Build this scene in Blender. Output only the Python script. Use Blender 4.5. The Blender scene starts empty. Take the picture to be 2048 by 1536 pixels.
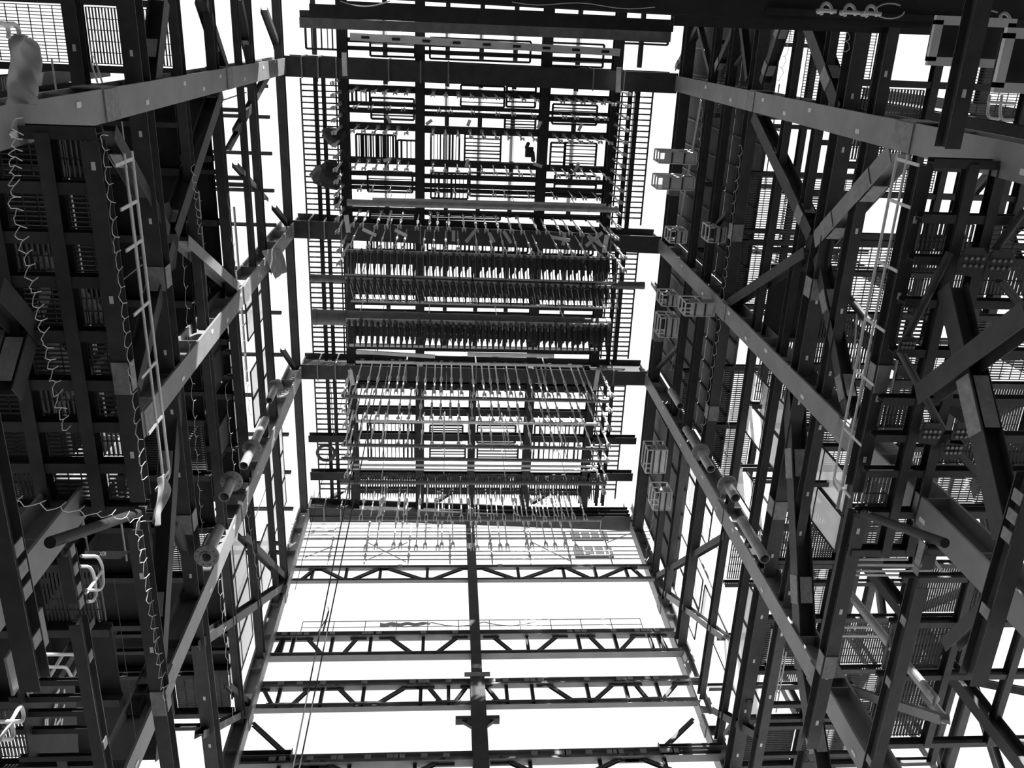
import bpy, math, random
from mathutils import Vector as V
random.seed(11)
SC = bpy.context.scene
COL = SC.collection
# ------------------------------------------------------------------ camera
# eye at the origin of the building grid, 1.6 m above the slab; X across the boiler, Y along it, Z up
CM = ((0.99694455, -0.03942393, -0.06743378), (0.01153514, 0.92812977, -0.37207805), (0.07725607, 0.37016332, 0.92574868))
FPX = 1759.5
cam = bpy.data.cameras.new('camera')
cam.sensor_fit = 'HORIZONTAL'; cam.sensor_width = 36.0; cam.lens = 36.0 * FPX / 2048.0
cam.clip_start = 0.05; cam.clip_end = 3000
co = bpy.data.objects.new('camera', cam); COL.objects.link(co)
from mathutils import Matrix
co.matrix_world = Matrix(((CM[0][0], -CM[1][0], -CM[2][0], 0), (CM[0][1], -CM[1][1], -CM[2][1], 0), (CM[0][2], -CM[1][2], -CM[2][2], 0), (0, 0, 0, 1)))
SC.camera = co
# ------------------------------------------------------------------ sky, sun, exposure
SKY = 1.2
w = bpy.data.worlds.new('overcast_sky'); SC.world = w; w.use_nodes = True
w.node_tree.nodes['Background'].inputs[0].default_value = (1, 1, 1, 1)
w.node_tree.nodes['Background'].inputs[1].default_value = SKY
sl = bpy.data.lights.new('sun', 'SUN'); sl.energy = 12.0; sl.angle = 0.009
so = bpy.data.objects.new('sun', sl); COL.objects.link(so)
so.rotation_euler = V((-0.34, 0.74, -0.58)).to_track_quat('-Z', 'Y').to_euler()   # light travels along this vector
SC.view_settings.view_transform = 'Standard'; SC.view_settings.look = 'None'
SC.view_settings.exposure = 0.0; SC.view_settings.gamma = 1.0; SC.view_settings.use_curve_mapping = False
try:
    SC.cycles.use_denoising = True; SC.cycles.max_bounces = 6; SC.cycles.diffuse_bounces = 3; SC.cycles.glossy_bounces = 3
    SC.cycles.transmission_bounces = 4; SC.cycles.transparent_max_bounces = 12
except Exception:
    pass

# ------------------------------------------------------------------ pixel -> point on a real plane (frame 2048 x 1536)
def ray(px, py):
    c = ((px - 1024) / FPX, (py - 768) / FPX, 1.0)
    return V([sum(CM[i][k] * c[i] for i in range(3)) for k in range(3)])
def on_x(px, py, X): r = ray(px, py); return r * (X / r.x)
def on_y(px, py, Y): r = ray(px, py); return r * (Y / r.y)
def on_z(px, py, Z): r = ray(px, py); return r * (Z / r.z)

# ------------------------------------------------------------------ materials
def mat(name, g, rough=0.6, metal=0.0, var=0.25, scale=1.5, spec=0.3):
    m = bpy.data.materials.new(name); m.use_nodes = True
    n = m.node_tree.nodes; l = m.node_tree.links; b = n['Principled BSDF']
    b.inputs['Roughness'].default_value = rough; b.inputs['Metallic'].default_value = metal
    b.inputs['Specular IOR Level'].default_value = spec
    tc = n.new('ShaderNodeTexCoord'); no = n.new('ShaderNodeTexNoise'); cr = n.new('ShaderNodeValToRGB')
    no.inputs['Scale'].default_value = scale; no.inputs['Detail'].default_value = 5.0; no.inputs['Roughness'].default_value = 0.6
    lo, hi = g * (1 - var), g * (1 + var)
    cr.color_ramp.elements[0].position = 0.3; cr.color_ramp.elements[1].position = 0.7
    cr.color_ramp.elements[0].color = (lo, lo, lo, 1); cr.color_ramp.elements[1].color = (hi, hi, hi, 1)
    l.new(tc.outputs['Object'], no.inputs['Vector']); l.new(no.outputs['Fac'], cr.inputs['Fac']); l.new(cr.outputs['Color'], b.inputs['Base Color'])
    return m
def translucent(name, g, t):
    m = bpy.data.materials.new(name); m.use_nodes = True
    n = m.node_tree.nodes; l = m.node_tree.links; n.remove(n['Principled BSDF'])
    d = n.new('ShaderNodeBsdfDiffuse'); tr = n.new('ShaderNodeBsdfTranslucent'); mx = n.new('ShaderNodeMixShader'); no = n.new('ShaderNodeTexNoise'); cr = n.new('ShaderNodeValToRGB')
    no.inputs['Scale'].default_value = 0.6
    cr.color_ramp.elements[0].color = (g * .9,) * 3 + (1,); cr.color_ramp.elements[1].color = (g,) * 3 + (1,)
    l.new(no.outputs['Fac'], cr.inputs['Fac']); l.new(cr.outputs['Color'], d.inputs['Color']); l.new(cr.outputs['Color'], tr.inputs['Color'])
    mx.inputs['Fac'].default_value = t
    l.new(d.outputs[0], mx.inputs[1]); l.new(tr.outputs[0], mx.inputs[2]); l.new(mx.outputs[0], n['Material Output'].inputs['Surface'])
    return m
def sheet(name, clear, tint):
    m = bpy.data.materials.new(name); m.use_nodes = True
    n = m.node_tree.nodes; l = m.node_tree.links; n.remove(n['Principled BSDF'])
    a = n.new('ShaderNodeBsdfTransparent'); b = n.new('ShaderNodeBsdfTranslucent'); mx = n.new('ShaderNodeMixShader')
    a.inputs['Color'].default_value = (tint, tint, tint, 1); b.inputs['Color'].default_value = (.9, .9, .9, 1); mx.inputs['Fac'].default_value = 1 - clear
    l.new(a.outputs[0], mx.inputs[1]); l.new(b.outputs[0], mx.inputs[2]); l.new(mx.outputs[0], n['Material Output'].inputs['Surface'])
    return m
M = dict(
    steel=mat('shaded_steel', 0.06, 0.5), column=mat('column_primer', 0.29, 0.45, var=0.18, scale=0.5), dark=mat('dark_steel', 0.03, 0.55),  # steel tone: the column primer darkened to stand in for shade
    plate=mat('splice_plate', 0.28, 0.6, scale=4), bolt=mat('bolt', 0.3, 0.4, 0.5), rail=mat('galvanised_rail', 0.72, 0.4, 0.0, var=0.08),
    rod=mat('hanger_rod', 0.62, 0.35, 0.1), header=mat('header_pipe', 0.2, 0.5, 0.2), tube=mat('boiler_tube', 0.07, 0.6), spacer=mat('spacer_bar', 0.75, 0.5, var=.12),  # spacer tone raised to stand in for sunlight on the rails
    grate=mat('grating', 0.12, 0.6, 0.2), deck=sheet('roof_sheet', 0.7, 0.92), mesh=sheet('safety_mesh', 0.18, 0.8), yard=mat('yard_bounce', 0.45, 0.9, scale=0.3), net=translucent('sheet_cladding', 0.25, 0.25),
    cord=mat('cord', 0.6, 0.7, var=0.1), rope=mat('wire_rope', 0.05, 0.6), tag=mat('paper_tag', 0.8, 0.8, var=0.05), tarp=mat('tarpaulin', 0.3, 0.7, var=0.3, scale=0.8),
    ground=mat('concrete_slab', 0.05, 0.9, scale=0.2), pipe=mat('pipe', 0.42, 0.25, 0.15), letter=mat('white_paint', 0.75, 0.7, var=0.05), clad=mat('wall_cladding', 0.05, 0.7), scaf=mat('scaffold_tube', 0.45, 0.5, 0.2))

# ------------------------------------------------------------------ mesh helpers
def frame(d, up):
    d = d.normalized(); u = V(up)
    if abs(d.dot(u)) > 0.98: u = V((1, 0, 0)) if abs(d.x) < 0.9 else V((0, 1, 0))
    s = d.cross(u).normalized(); u = s.cross(d).normalized()
    return d, s, u
class MB:
    def __init__(self): self.v = []; self.f = []
    def prism(self, prof, p, q, up, prof2=None):
        p = V(p); q = V(q); d, s, u = frame(q - p, up); n = len(prof); b = len(self.v)
        for o, pr in ((p, prof), (q, prof2 or prof)):
            for a, c in pr: self.v.append(o + s * a + u * c)
        for i in range(n):
            j = (i + 1) % n; self.f.append((b + i, b + j, b + n + j, b + n + i))
        self.f.append(tuple(b + i for i in reversed(range(n)))); self.f.append(tuple(b + n + i for i in range(n)))
        return self
    def box(self, p, q, a, c, up=(0, 0, 1)):           # bar from p to q, a wide, c deep along up
        return self.prism(((-a/2, -c/2), (a/2, -c/2), (a/2, c/2), (-a/2, c/2)), p, q, up)
    def ibeam(self, p, q, h, b, up=(0, 0, 1), tf=None, tw=None):
        tf = tf or max(0.02, h * .05); tw = tw or max(0.014, h * .03); H, B, W = h/2, b/2, tw/2
        return self.prism(((-B, -H), (B, -H), (B, -H+tf), (W, -H+tf), (W, H-tf), (B, H-tf), (B, H), (-B, H), (-B, H-tf), (-W, H-tf), (-W, -H+tf), (-B, -H+tf)), p, q, up)
    def tube(self, p, q, r, n=8, r2=None):
        c = [(math.cos(2*math.pi*i/n), math.sin(2*math.pi*i/n)) for i in range(n)]
        return self.prism([(r*a, r*b) for a, b in c], p, q, (0, 0, 1), [((r2 or r)*a, (r2 or r)*b) for a, b in c] if r2 else None)
    def path(self, pts, r, n=6):
        for a, b in zip(pts[:-1], pts[1:]): self.tube(a, b, r, n)
        return self
    def pipe(self, p, q, r, t, n=14):                  # open-ended pipe
        p = V(p); q = V(q); d, s, u = frame(q - p, (0, 0, 1)); b = len(self.v)
        for o in (p, q):
            for rr in (r, r - t):
                for i in range(n):
                    a = 2*math.pi*i/n; self.v.append(o + s*(rr*math.cos(a)) + u*(rr*math.sin(a)))
        for i in range(n):
            j = (i+1) % n
            self.f += [(b+i, b+j, b+2*n+j, b+2*n+i), (b+n+j, b+n+i, b+3*n+i, b+3*n+j), (b+j, b+i, b+n+i, b+n+j), (b+2*n+i, b+2*n+j, b+3*n+j, b+3*n+i)]
        return self
    def cuboid(self, c, sx, sy, sz):
        c = V(c); return self.box(c - V((sx/2, 0, 0)), c + V((sx/2, 0, 0)), sy, sz)
    def build(self, name, m, parent=None):
        me = bpy.data.meshes.new(name); o0 = V((0, 0, 0))
        if parent is None and self.v:
            o0 = sum(self.v, V((0, 0, 0))) / len(self.v)
        base = parent.matrix_world.translation if parent else o0
        me.from_pydata([tuple(x - base) for x in self.v], [], self.f); me.update(); me.validate()
        me.materials.append(M[m] if isinstance(m, str) else m)
        o = bpy.data.objects.new(name, me); COL.objects.link(o)
        if parent: o.parent = parent
        else:
            o.location = o0; o.matrix_world = Matrix.Translation(o0)
        return o
USED = {}
ORD = ['first', 'second', 'third', 'fourth', 'fifth', 'sixth', 'seventh', 'eighth', 'ninth', 'tenth', 'eleventh', 'twelfth', 'thirteenth', 'fourteenth', 'fifteenth', 'sixteenth']
def tag(o, label, cat, group=None):
    k = USED.setdefault(label, set())
    if k and (group is None or k != {group}): print('DUPLICATE LABEL', label, group)
    k.add(group)
    if not 4 <= len(label.replace('-', ' ').split()) <= 16: print('LABEL LENGTH', len(label.split()), label)
    o['label'] = label; o['category'] = cat; o['kind'] = 'thing'
    if group: o['group'] = group
    return o
def dup(o, shift, label=None, group=None):
    c = o.copy(); COL.objects.link(c); c.location = o.location + V(shift)
    c.matrix_world = Matrix.Translation(c.location)
    for ch in list(o.children):
        k = ch.copy(); COL.objects.link(k); k.parent = c
    if label: c['label'] = label
    if group: c['group'] = group
    return c
def plate(parent, c, n, u, su, sv, nu=2, nv=5, th=0.03, name='splice_plate', br=0.022):
    """a bolted plate lying at c, facing n, su wide along u"""
    c = V(c); n = V(n).normalized(); u = V(u); u = (u - n * u.dot(n)).normalized(); v = n.cross(u)
    m = MB(); m.box(c - u*su/2, c + u*su/2, sv, th, n)
    p = m.build(name, 'plate', parent)
    b = MB()
    for i in range(nu):
        for j in range(nv):
            a = c + u*((i + .5)/nu - .5)*su*.86 + v*((j + .5)/nv - .5)*sv*.9 + n*th/2
            b.tube(a, a + n*.035, br, 6)
    b.build('bolts', 'bolt', p)
    return p
def paper(parent, c, n, u, su, sv):
    c = V(c); return MB().box(c - V(u)*su/2, c + V(u)*su/2, sv, .008, n).build('paper_tag', 'tag', parent)
# ------------------------------------------------------------------ main frame
XL, XR = -10.2, 14.9
WZL, WZR, WXL, WXR = 22.7, 23.5, -8.3, 12.97      # height and inner edge of the lowest walkways
YL = (-8.2, 2.5, 12.9, 23.25, 34.9); YR = (-8.2, 2.64, 13.4, 23.45, 36.0)
ROOF = 60.0
ROWS = ['row behind the camera', 'nearest row', 'second row', 'third row', 'farthest row']
g = MB(); g.cuboid((2, 20, -1.75), 160, 160, .3)
o = g.build('ground', 'ground'); o['kind'] = 'structure'; o['label'] = 'concrete ground slab under the steel frame'

g = MB(); g.cuboid((2, 177, -1.74), 400, 300, .3)  # pale ground added so its bounce brightens the truss undersides
o = g.build('ground', 'yard'); o['kind'] = 'structure'; o['label'] = 'pale yard plane added to bounce light up onto the front trusses'
m = MB(); rr = random.Random(5)  # unseen wall added to block low sun; missing panels let dapples in
for i in range(26):
    for j in range(16):
        if rr.random() < .10: continue
        m.cuboid((-30 + i*2.6, -12.5, -1 + j*4 + 2), 2.56, .08, 3.96)
o = m.build('shade_wall_rear', 'clad'); o['kind'] = 'structure'; o['label'] = 'unseen sheeted wall added behind the camera to block sun, gaps for dapples'
def column(side, X, Y, z0, z1, b, h, label, splices=(), tags=()):
    # flange faces the open shaft; web runs away from it
    s = 1 if side == 'left' else -1
    cx = X - s*h/2
    m = MB(); m.ibeam((cx, Y, z0), (cx, Y, z1), h, b, (1, 0, 0), tf=.09, tw=.05)
    for z in [z0 + 3.1*k for k in range(int((z1 - z0)/3.1))]:           # web stiffeners
        m.box((cx, Y - b*.47, z), (cx, Y + b*.47, z), h*.86, .03)
    o = m.build('steel_column', 'column'); tag(o, label, 'column')
    for z, l in splices:
        plate(o, (X + s*.03, Y, z), (s, 0, 0), (0, 1, 0), b*.98, l, 8, 7, .05)
        plate(o, (cx, Y - b/2 - .02, z), (0, -1, 0), (1, 0, 0), h*.9, l*.9, 4, 6, .04)
    for z, dy in tags: paper(o, (X + s*.012, Y + dy, z), (s, 0, 0), (0, 1, 0), .16, .34)
    return o
col = {}
for side, X, YY in (('left', XL, YL), ('right', XR, YR)):
    for k in (1, 2, 3):
        b = .95
        col[side, k] = column(side, X, YY[k], -1.6, ROOF + 2, b, 1.0,
            f'tall pale-faced steel column of the {side} wall, {ROWS[k]}, bolted splices up its flange',
            splices=((28.8, 1.2), (44.5, 1.1)) if k < 3 else ((27.3, 1.2), (40.5, 1.1)), tags=[(z + k*.7, .18*(-1)**i) for i, z in enumerate((21.5, 25.6, 31.5, 36.2, 39, 42, 47, 52))])
    col[side, 4] = column(side, X, YY[4], -1.6, ROOF + 3, .8, .8, f'dark steel corner column at the far end of the {side} wall', splices=((38.2, 1.0), (49.5, .9)))
    col[side, 0] = column(side, X, YY[0], -1.6, ROOF + 2, .95, 1.0, f'steel column of the {side} wall in the {ROWS[0]}, top edge')

def member(name, label, cat, p, q, h, b, up=(0, 0, 1), m='steel', group=None, sp=(), tubular=False):
    mb = MB()
    if tubular: mb.tube(p, q, b/2, 14)
    else: mb.ibeam(p, q, h, b, up)
    o = tag(mb.build(name, m), label, cat, group)
    p = V(p); q = V(q); d, s, u = frame(q - p, up)
    for f, l in sp:
        c = p.lerp(q, f)
        if tubular:
            plate(o, c, u, s, b*1.3, l, 4, 4, .05, 'end_plate')
        else:
            plate(o, c - u*(h/2 + .02), -u, s, b*.96, l, 4, 7, .04)
            toward = s if s.dot(-c) > 0 else -s
            plate(o, c + toward*(b/2 + .012), toward, u, h*.72, l*.9, 3, 6, .03)
    return o

# --- wall beams running along the boiler, one per bay and level; anchors read at y = 300 in the frame
BAYS = ['behind the nearest columns', 'between nearest and second columns', 'between second and third columns', 'between third and farthest columns']
LEFT = [(16, .42, .28), (206, .5, .42), (312, .85, .6), (392, .55, .36), (455, .6, .42), (503, .45, .3), (525, .6, .4), (580, .7, .5)]
RIGHT = [(2035, .5, .34), (1836, .55, .42), (1718, .6, .4), (1660, .85, .6), (1612, .5, .34), (1550, .5, .34), (1480, .75, .55), (1431, .6, .42), (1397, .55, .4), (1345, .8, .7)]
LV = {}
def wall_beams(side, X, YY, lst):
    for i, (px, h, b) in enumerate(lst):
        Xp = X if i > 1 else (WXL if side == 'left' else WXR)
        z = on_x(px, 300, Xp).z; LV[side, i] = z
        for k in range(4):
            y0, y1 = YY[k], YY[k+1]
            if i == 1 and k > 1: z2 = z - .5
            else: z2 = z
            if i == 0 and k in (0, 3): continue
            s = 1 if side == 'left' else -1
            xo = Xp - s*.35
            if i < 2: xo = Xp - s*.2
            if i == 1 and k == 0:
                xo = X - 1.3 if side == 'left' else Xp + .12
                z2 = on_x(158 if side == 'left' else 1930, 130, xo).z
            if i == 0 and k == 1: y0 = on_z(150 if side == 'left' else 1840, 1082, z).y
            lab = f'{"deep " if i in (1, 2) else ""}dark steel beam along the {side} wall, {ORD[i]} level up, {BAYS[k]}'
            sp = ((.62, .9),) if (h > .7 or i == 1) and k in (1, 2) else ()
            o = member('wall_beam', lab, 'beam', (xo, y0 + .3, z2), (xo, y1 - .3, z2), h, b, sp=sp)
            if i in (0, 1, 2) or (side == 'right' and i == 3):
                for q in range(4):
                    yy = y0 + (y1 - y0)*(q + .5 + random.uniform(-.2, .2))/4
                    if i < 1: plate(o, (xo + s*(b/2 + .02), yy, z2 - .05), (s, 0, 0), (0, 1, 0), .26, h*.55, 2, 2, .03, 'cleat_plate', .03)
                    else: paper(o, (xo + s*.02, yy, z2 - h/2 - .006), (0, 0, -1), (0, 1, 0), .2, .1)
wall_beams('left', XL, YL, LEFT); wall_beams('right', XR, YR, RIGHT)

# --- diagonal braces in the planes of the two long walls (endpoints read on the wall plane)
def brace(side, X, a, b, h, wd, where, sp=(), m='steel', tubular=False, cat='brace', name='diagonal_brace'):
    p = on_x(a[0], a[1], X); q = on_x(b[0], b[1], X)
    return member(name, f'{where}', cat, p, q, h, wd, (1, 0, 0), m, sp=sp, tubular=tubular)
xl = XL - .45; xr = XR + .45
brace('left', xl, (432, 186), (338, 468), .6, .6, 'heavy black diagonal brace from the nearest left column down to the brace node', ((.06, .7), (.93, .8)))
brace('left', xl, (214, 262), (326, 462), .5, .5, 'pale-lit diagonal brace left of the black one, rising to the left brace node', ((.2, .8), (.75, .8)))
brace('left', xl, (334, 486), (262, 775), .55, .5, 'steep brace with bolted splice hanging from the left brace node', ((.33, .9),))
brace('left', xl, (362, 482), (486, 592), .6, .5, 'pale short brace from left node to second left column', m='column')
brace('left', xl, (348, 770), (300, 1520), .6, .62, 'long steep brace between second and third left columns, two splices', ((.22, 1.0), (.6, 1.0)))
brace('left', xl, (347, 1050), (402, 1175), .35, .3, 'slim pale brace running to the third left column')
brace('left', xl, (484, 1072), (572, 1160), .45, .4, 'brace from third left column up to the far corner node')
brace('left', xl, (572, 1165), (385, 1292), .5, .45, 'brace from far left corner node falling to third left column')
brace('left', xl, (455, 1372), (506, 1415), .35, .3, 'short brace below the far left corner column')
brace('left', xl, (398, 1470), (500, 1418), .4, .35, 'low brace meeting the far left corner column')
brace('left', xl, (318, 0), (300, 165), .6, .6, 'steep half-lit brace above the nearest left column', ((.65, .8),))
brace('left', xl, (402, 0), (446, 136), .5, .42, 'dark splice-plated brace leaning to the nearest left column', ((.6, .7),))
brace('left', xl, (476, 0), (502, 128), .45, .4, 'narrow dark brace with pale edge above nearest left column', ((.65, .6),))
brace('left', xl, (528, 20), (562, 112), .4, .35, 'topmost short brace meeting the head of nearest left column', ((.8, .5),))
brace('left', xl, (532, 150), (470, 262), .28, .22, 'thin diagonal against the sky below nearest left column')
brace('left', xl, (548, 130), (455, 300), .25, .2, 'thin long diagonal against the sky beside nearest left column')
brace('left', xl, (470, 330), (532, 400), .3, .25, 'thin brace crossing the white opening on the left')
brace('left', xl, (548, 415), (578, 452), .3, .3, 'stub brace at the head of second left column')
brace('left', xl, (566, 470), (535, 545), .4, .32, 'dark brace down from the head of second left column')
brace('left', xl, (565, 700), (590, 738), .3, .26, 'stub brace at the head of third left column')
brace('right', xr, (1517, 232), (1632, 470), .62, .62, 'heavy long brace from nearest right column down to the right brace node', ((.85, .8),))
brace('right', xr, (1800, 308), (1646, 480), .75, .7, 'broad brace coloured pale for sunlight, rising to nearest right column', ((.32, 1.2), (.8, 1.0)), m='column')  # lighter primer stands in for sun on this brace
brace('right', xr, (1620, 505), (1460, 610), .55, .5, 'brace from the right node to second right column')
brace('right', xr, (1642, 512), (1712, 872), .5, .5, 'steep dark brace with two splices under the right node', ((.27, .9), (.75, 1.0)))
brace('right', xr + .6, (1655, 545), (1738, 645), .3, .3, 'round tubular brace falling from the right node', tubular=True)
brace('right', xr, (1588, 780), (1612, 1340), .7, .75, 'broad steep brace between second and third right columns', ((.27, 1.3), (.72, 1.2)))
brace('right', xr, (1612, 1340), (1655, 1620), .6, .7, 'broad brace with splice low beside third right column', ((.5, 1.2),))
brace('right', xr, (1312, 1170), (1450, 1275), .42, .36, 'brace coloured pale for sun flecks, falling from far right corner node', m='column')  # sun flecks put in as an evenly lighter primer
brace('right', xr, (1318, 1152), (1460, 1068), .4, .36, 'brace from far right corner node to third right column')
brace('right', xr, (1432, 1420), (1520, 1472), .42, .38, 'low brace off the far right corner column')
brace('right', xr, (1452, 1470), (1500, 1400), .3, .22, 'thin rising brace beside far right corner column')
brace('right', xr, (1402, 46), (1356, 138), .42, .4, 'left leg of the topmost V brace over nearest right column', ((.9, .5),))
brace('right', xr, (1398, 46), (1424, 150), .35, .3, 'right leg of the topmost V brace over nearest right column')
brace('right', xr, (1478, 46), (1436, 140), .45, .42, 'left leg of the second V brace over nearest right column', ((.85, .6),))
brace('right', xr, (1486, 46), (1500, 160), .38, .34, 'right leg of the second V brace over nearest right column')
brace('right', xr, (1570, 45), (1530, 165), .5, .45, 'dark leaning brace with bolted end above nearest right column', ((.75, .6), (.1, .8)))
brace('right', xr, (1618, 32), (1690, 222), .62, .6, 'thick brace dropping to nearest right column beside the black girder', ((.68, .9),))
brace('right', xr, (1492, 105), (1452, 152), .3, .24, 'short tube brace between the V braces', tubular=True)
brace('right', xr, (1306, 566), (1356, 640), .3, .26, 'short brace below head of second right column')
brace('right', xr, (1420, 465), (1456, 425), .25, .2, 'thin brace leaning right of the work cages')
brace('right', xr, (1360, 690), (1288, 765), .3, .24, 'thin brace reaching head of third right column')
# gusset plates at the brace nodes
for side, X, n, px, lab in (('left', xl, 1, (335, 476), 'dark gusset plate at the left brace node'), ('right', xr, -1, (1636, 492), 'dark gusset plate at the right brace node')):
    c = on_x(px[0], px[1], X)
    m = MB(); m.prism([(-1.3, -.5), (-.5, -1.2), (.5, -1.2), (1.3, -.5), (1.3, .5), (.5, 1.2), (-.5, 1.2), (-1.3, .5)], c - V((.03, 0, 0)), c + V((.03, 0, 0)), (0, 0, 1))
    tag(m.build('gusset_plate', 'dark'), lab, 'gusset plate')

# ------------------------------------------------------------------ roof of the shaft
def along_x(name, label, cat, a, b, Z, h, wd, m='dark', group=None):
    p = on_z(a[0], a[1], Z); q = on_z(b[0], b[1], Z); y = (p.y + q.y)/2
    return member(name, label, cat, (p.x, p.y, Z), (q.x, q.y, Z), h, wd, m=m, group=group)
GY = []
for k in (1, 2, 3, 4):
    ya, yb = YL[k], YR[k]
    m = MB(); wd = (1.25, 1.2, 1.1, 1.0)[k-1]; hh = 2.6 if k < 4 else 1.6
    p = V((XL - .15, ya, ROOF + hh/2)); q = V((XR + .15, yb, ROOF + hh/2))
    m.ibeam(p, q, hh, wd, tf=.12, tw=.3)
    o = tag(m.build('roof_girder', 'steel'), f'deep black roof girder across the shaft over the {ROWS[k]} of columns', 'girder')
    for j, f in enumerate((.045, .085, .13, .26, .34, .41, .78, .86) if k < 3 else (.05, .1, .3, .5, .7, .9)):
        c = p.lerp(q, f); mm = MB(); mm.box(c + V((0, -wd/2 - .05, -hh/2 - .06)), c + V((0, wd/2 + .05, -hh/2 - .06)), .09, .06)
        mm.box(c + V((0, -wd/2 - .03, -hh/2)), c + V((0, -wd/2 - .03, hh/2)), .09, .06, (0, 1, 0)); mm.build('clamp_strap', 'plate', o)
for j, (X, wd) in enumerate(((-6.76, .62), (-1.78, .62), (6.49, .64), (11.18, .6))):
    for k in (0, 1, 2, 3):
        if k == 3 and j in (0,): pass
        y0 = (YL[k] + YR[k])/2 + .52; y1 = (YL[k+1] + YR[k+1])/2 - .52
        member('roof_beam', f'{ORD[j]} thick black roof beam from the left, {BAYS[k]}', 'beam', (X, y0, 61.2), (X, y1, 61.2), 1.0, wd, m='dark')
member('roof_beam', 'middle black roof beam added between third and farthest columns', 'beam', (2.17, 24, 61.2), (2.17, 34.8, 61.2), 1.0, .55, m='dark')
for X, nm in ((-8.35, 'left'), (12.55, 'right')):
    for k in (1, 2, 3):
        for e, off in enumerate((-.26, .26)):
            member('runway_beam', f'{"inner" if (e == 1) == (nm == "left") else "outer"} of the twin runway beams by the {nm} roof edge, {BAYS[k]}', 'beam', (X + off, (YL[k]+YR[k])/2 + .5, 61.5), (X + off, (YL[k+1]+YR[k+1])/2 - .5, 61.5), .5, .22, m='dark')
# cross beams between the four roof beams (y read at the middle of the frame)
cells = [(-6.76, -1.78, 'left'), (-1.78, 6.49, 'middle'), (6.49, 11.18, 'right')]
xb = [(24, .5), (42, .5), (60, .3), (92, .28), (108, .25), (187, .42), (218, .22), (231, .3), (262, .45), (330, .4), (356, .25), (374, .26), (384, .2), (521, .95), (584, .85), (612, .3), (640, 1.0), (666, .9), (700, .3), (735, .3), (775, .5), (826, .55), (876, .5), (955, .6), (428, .3), (985, .35)]
for j, (py, wd) in enumerate(xb):
    Y = on_z(960, py, 61).y
    for x0, x1, nm in cells:
        Yc = Y + (x0 + x1)/2*.012
        member('roof_cross_beam', f'black cross beam in the {nm} strip of the roof, {ORD[j] if j < 16 else "lower " + ORD[j-16]} from the top', 'beam', (x0 + .24, Yc, 61.3), (x1 - .24, Yc, 61.3), .5, wd, m='dark')
for j, (py, wd) in enumerate(((877, .55), (950, .7))):
    for x0, x1, nm in ((XL, -6.76, 'left'), (11.18, XR, 'right')):
        Y = on_z(960, py, 61).y
        member('roof_cross_beam', f'black beam across the {nm} joist strip, {("upper", "lower")[j]} of two', 'beam', (x0 + .1, Y, 61), (x1, Y, 61), .6, wd, m='dark')
# joists of the two side strips: one mesh shared
def joist_strip(x0, x1, nm):
    y = YL[1] + 1.2; first = None
    grp = f'joists of the {nm} roof strip'
    while y < 34:
        if not any(abs(y - (a + b)/2) < .9 for a, b in zip(YL, YR)):
            if first is None:
                m = MB(); m.ibeam((x0, y, 62.2), (x1, y, 62.2), .14, .085); first = tag(m.build('roof_joist', 'steel'), f'thin roof joist crossing the ladder-like {nm} roof strip', 'joist', grp); y0 = y
            else: dup(first, (0, y - y0, 0))
        y += .375 if y < 23 else .43
for nm, x0, x1 in (('left', XL + .55, -7.35), ('right', 11.85, XR - .95)):
    for e, x in (('outer' if nm == 'left' else 'inner', x0), ('inner' if nm == 'left' else 'outer', x1)):
        for k in (1, 2, 3):
            tag(MB().box((x, (YL[k]+YR[k])/2 + .7, 62.1), (x, (YL[k+1]+YR[k+1])/2 - .7, 62.1), .1, .12).build('strip_edge', 'steel'), f'{e} edge bar of the {nm} joist strip, {BAYS[k]}', 'bar')
joist_strip(XL + .5, -6.9, 'left'); joist_strip(11.4, XR - .9, 'right')
# roof sheets above the joists
n = 0
for nm, x0, x1 in (('left', XL + .75, -6.9), ('left inner', -6.5, -2.1), ('middle', -1.4, 6.2), ('right inner', 6.8, 10.9), ('right', 11.4, XR - 1.3)):
    for k in (0, 1, 2, 3):
        if k == 0 and nm in ('left', 'right'): continue
        ya = (YL[k] + YR[k])/2; yb = (YL[k+1] + YR[k+1])/2
        rows = 3 if 'inner' in nm or nm == 'middle' else 1
        for r in range(rows):
            a = ya + 1.0 + (yb - ya - 1.6)*r/rows; c = a + (yb - ya - 1.6)/rows*(.62 if rows > 1 else 1)
            xx0, xx1 = (x0, x1) if rows == 1 else (x0 + random.choice((.1, 1.2)), x1 - random.choice((.1, 1.0)))
            m = MB(); m.v += [V((xx0, a, 63.4)), V((xx1, a, 63.4)), V((xx1, c, 63.4)), V((xx0, c, 63.4))]; m.f.append((0, 1, 2, 3))
            tag(m.build('roof_sheet', 'deck'), f'pale translucent roof sheet of the {nm} strip, {ORD[r]} piece, {BAYS[k]}', 'roof sheet')
# framed bar panels in the roof cells
def bar_panel(a, b, along, n, lab, Z=62.3, bw=.09):
    p = on_z(a[0], a[1], Z); q = on_z(b[0], b[1], Z)
    x0, x1 = min(p.x, q.x), max(p.x, q.x); y0, y1 = min(p.y, q.y), max(p.y, q.y)
    m = MB()
    for e in (y0, y1): m.box((x0, e, Z), (x1, e, Z), .13, .2)
    for e in (x0, x1): m.box((e, y0, Z), (e, y1, Z), .13, .2)
    o = tag(m.build('bar_panel', 'steel'), lab, 'bar panel')
    m = MB()
    for i in range(1, n):
        t = i/n + random.uniform(-.2, .2)/n
        if along == 'y': m.box((x0 + (x1-x0)*t, y0, Z), (x0 + (x1-x0)*t, y1, Z), bw*random.choice((.6, 1, 1.6)), .12)
        else: m.box((x0, y0 + (y1-y0)*t, Z), (x1, y0 + (y1-y0)*t, Z), bw*random.choice((.7, 1)), .12)
    m.build('bars', 'steel', o)
    return o
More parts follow.
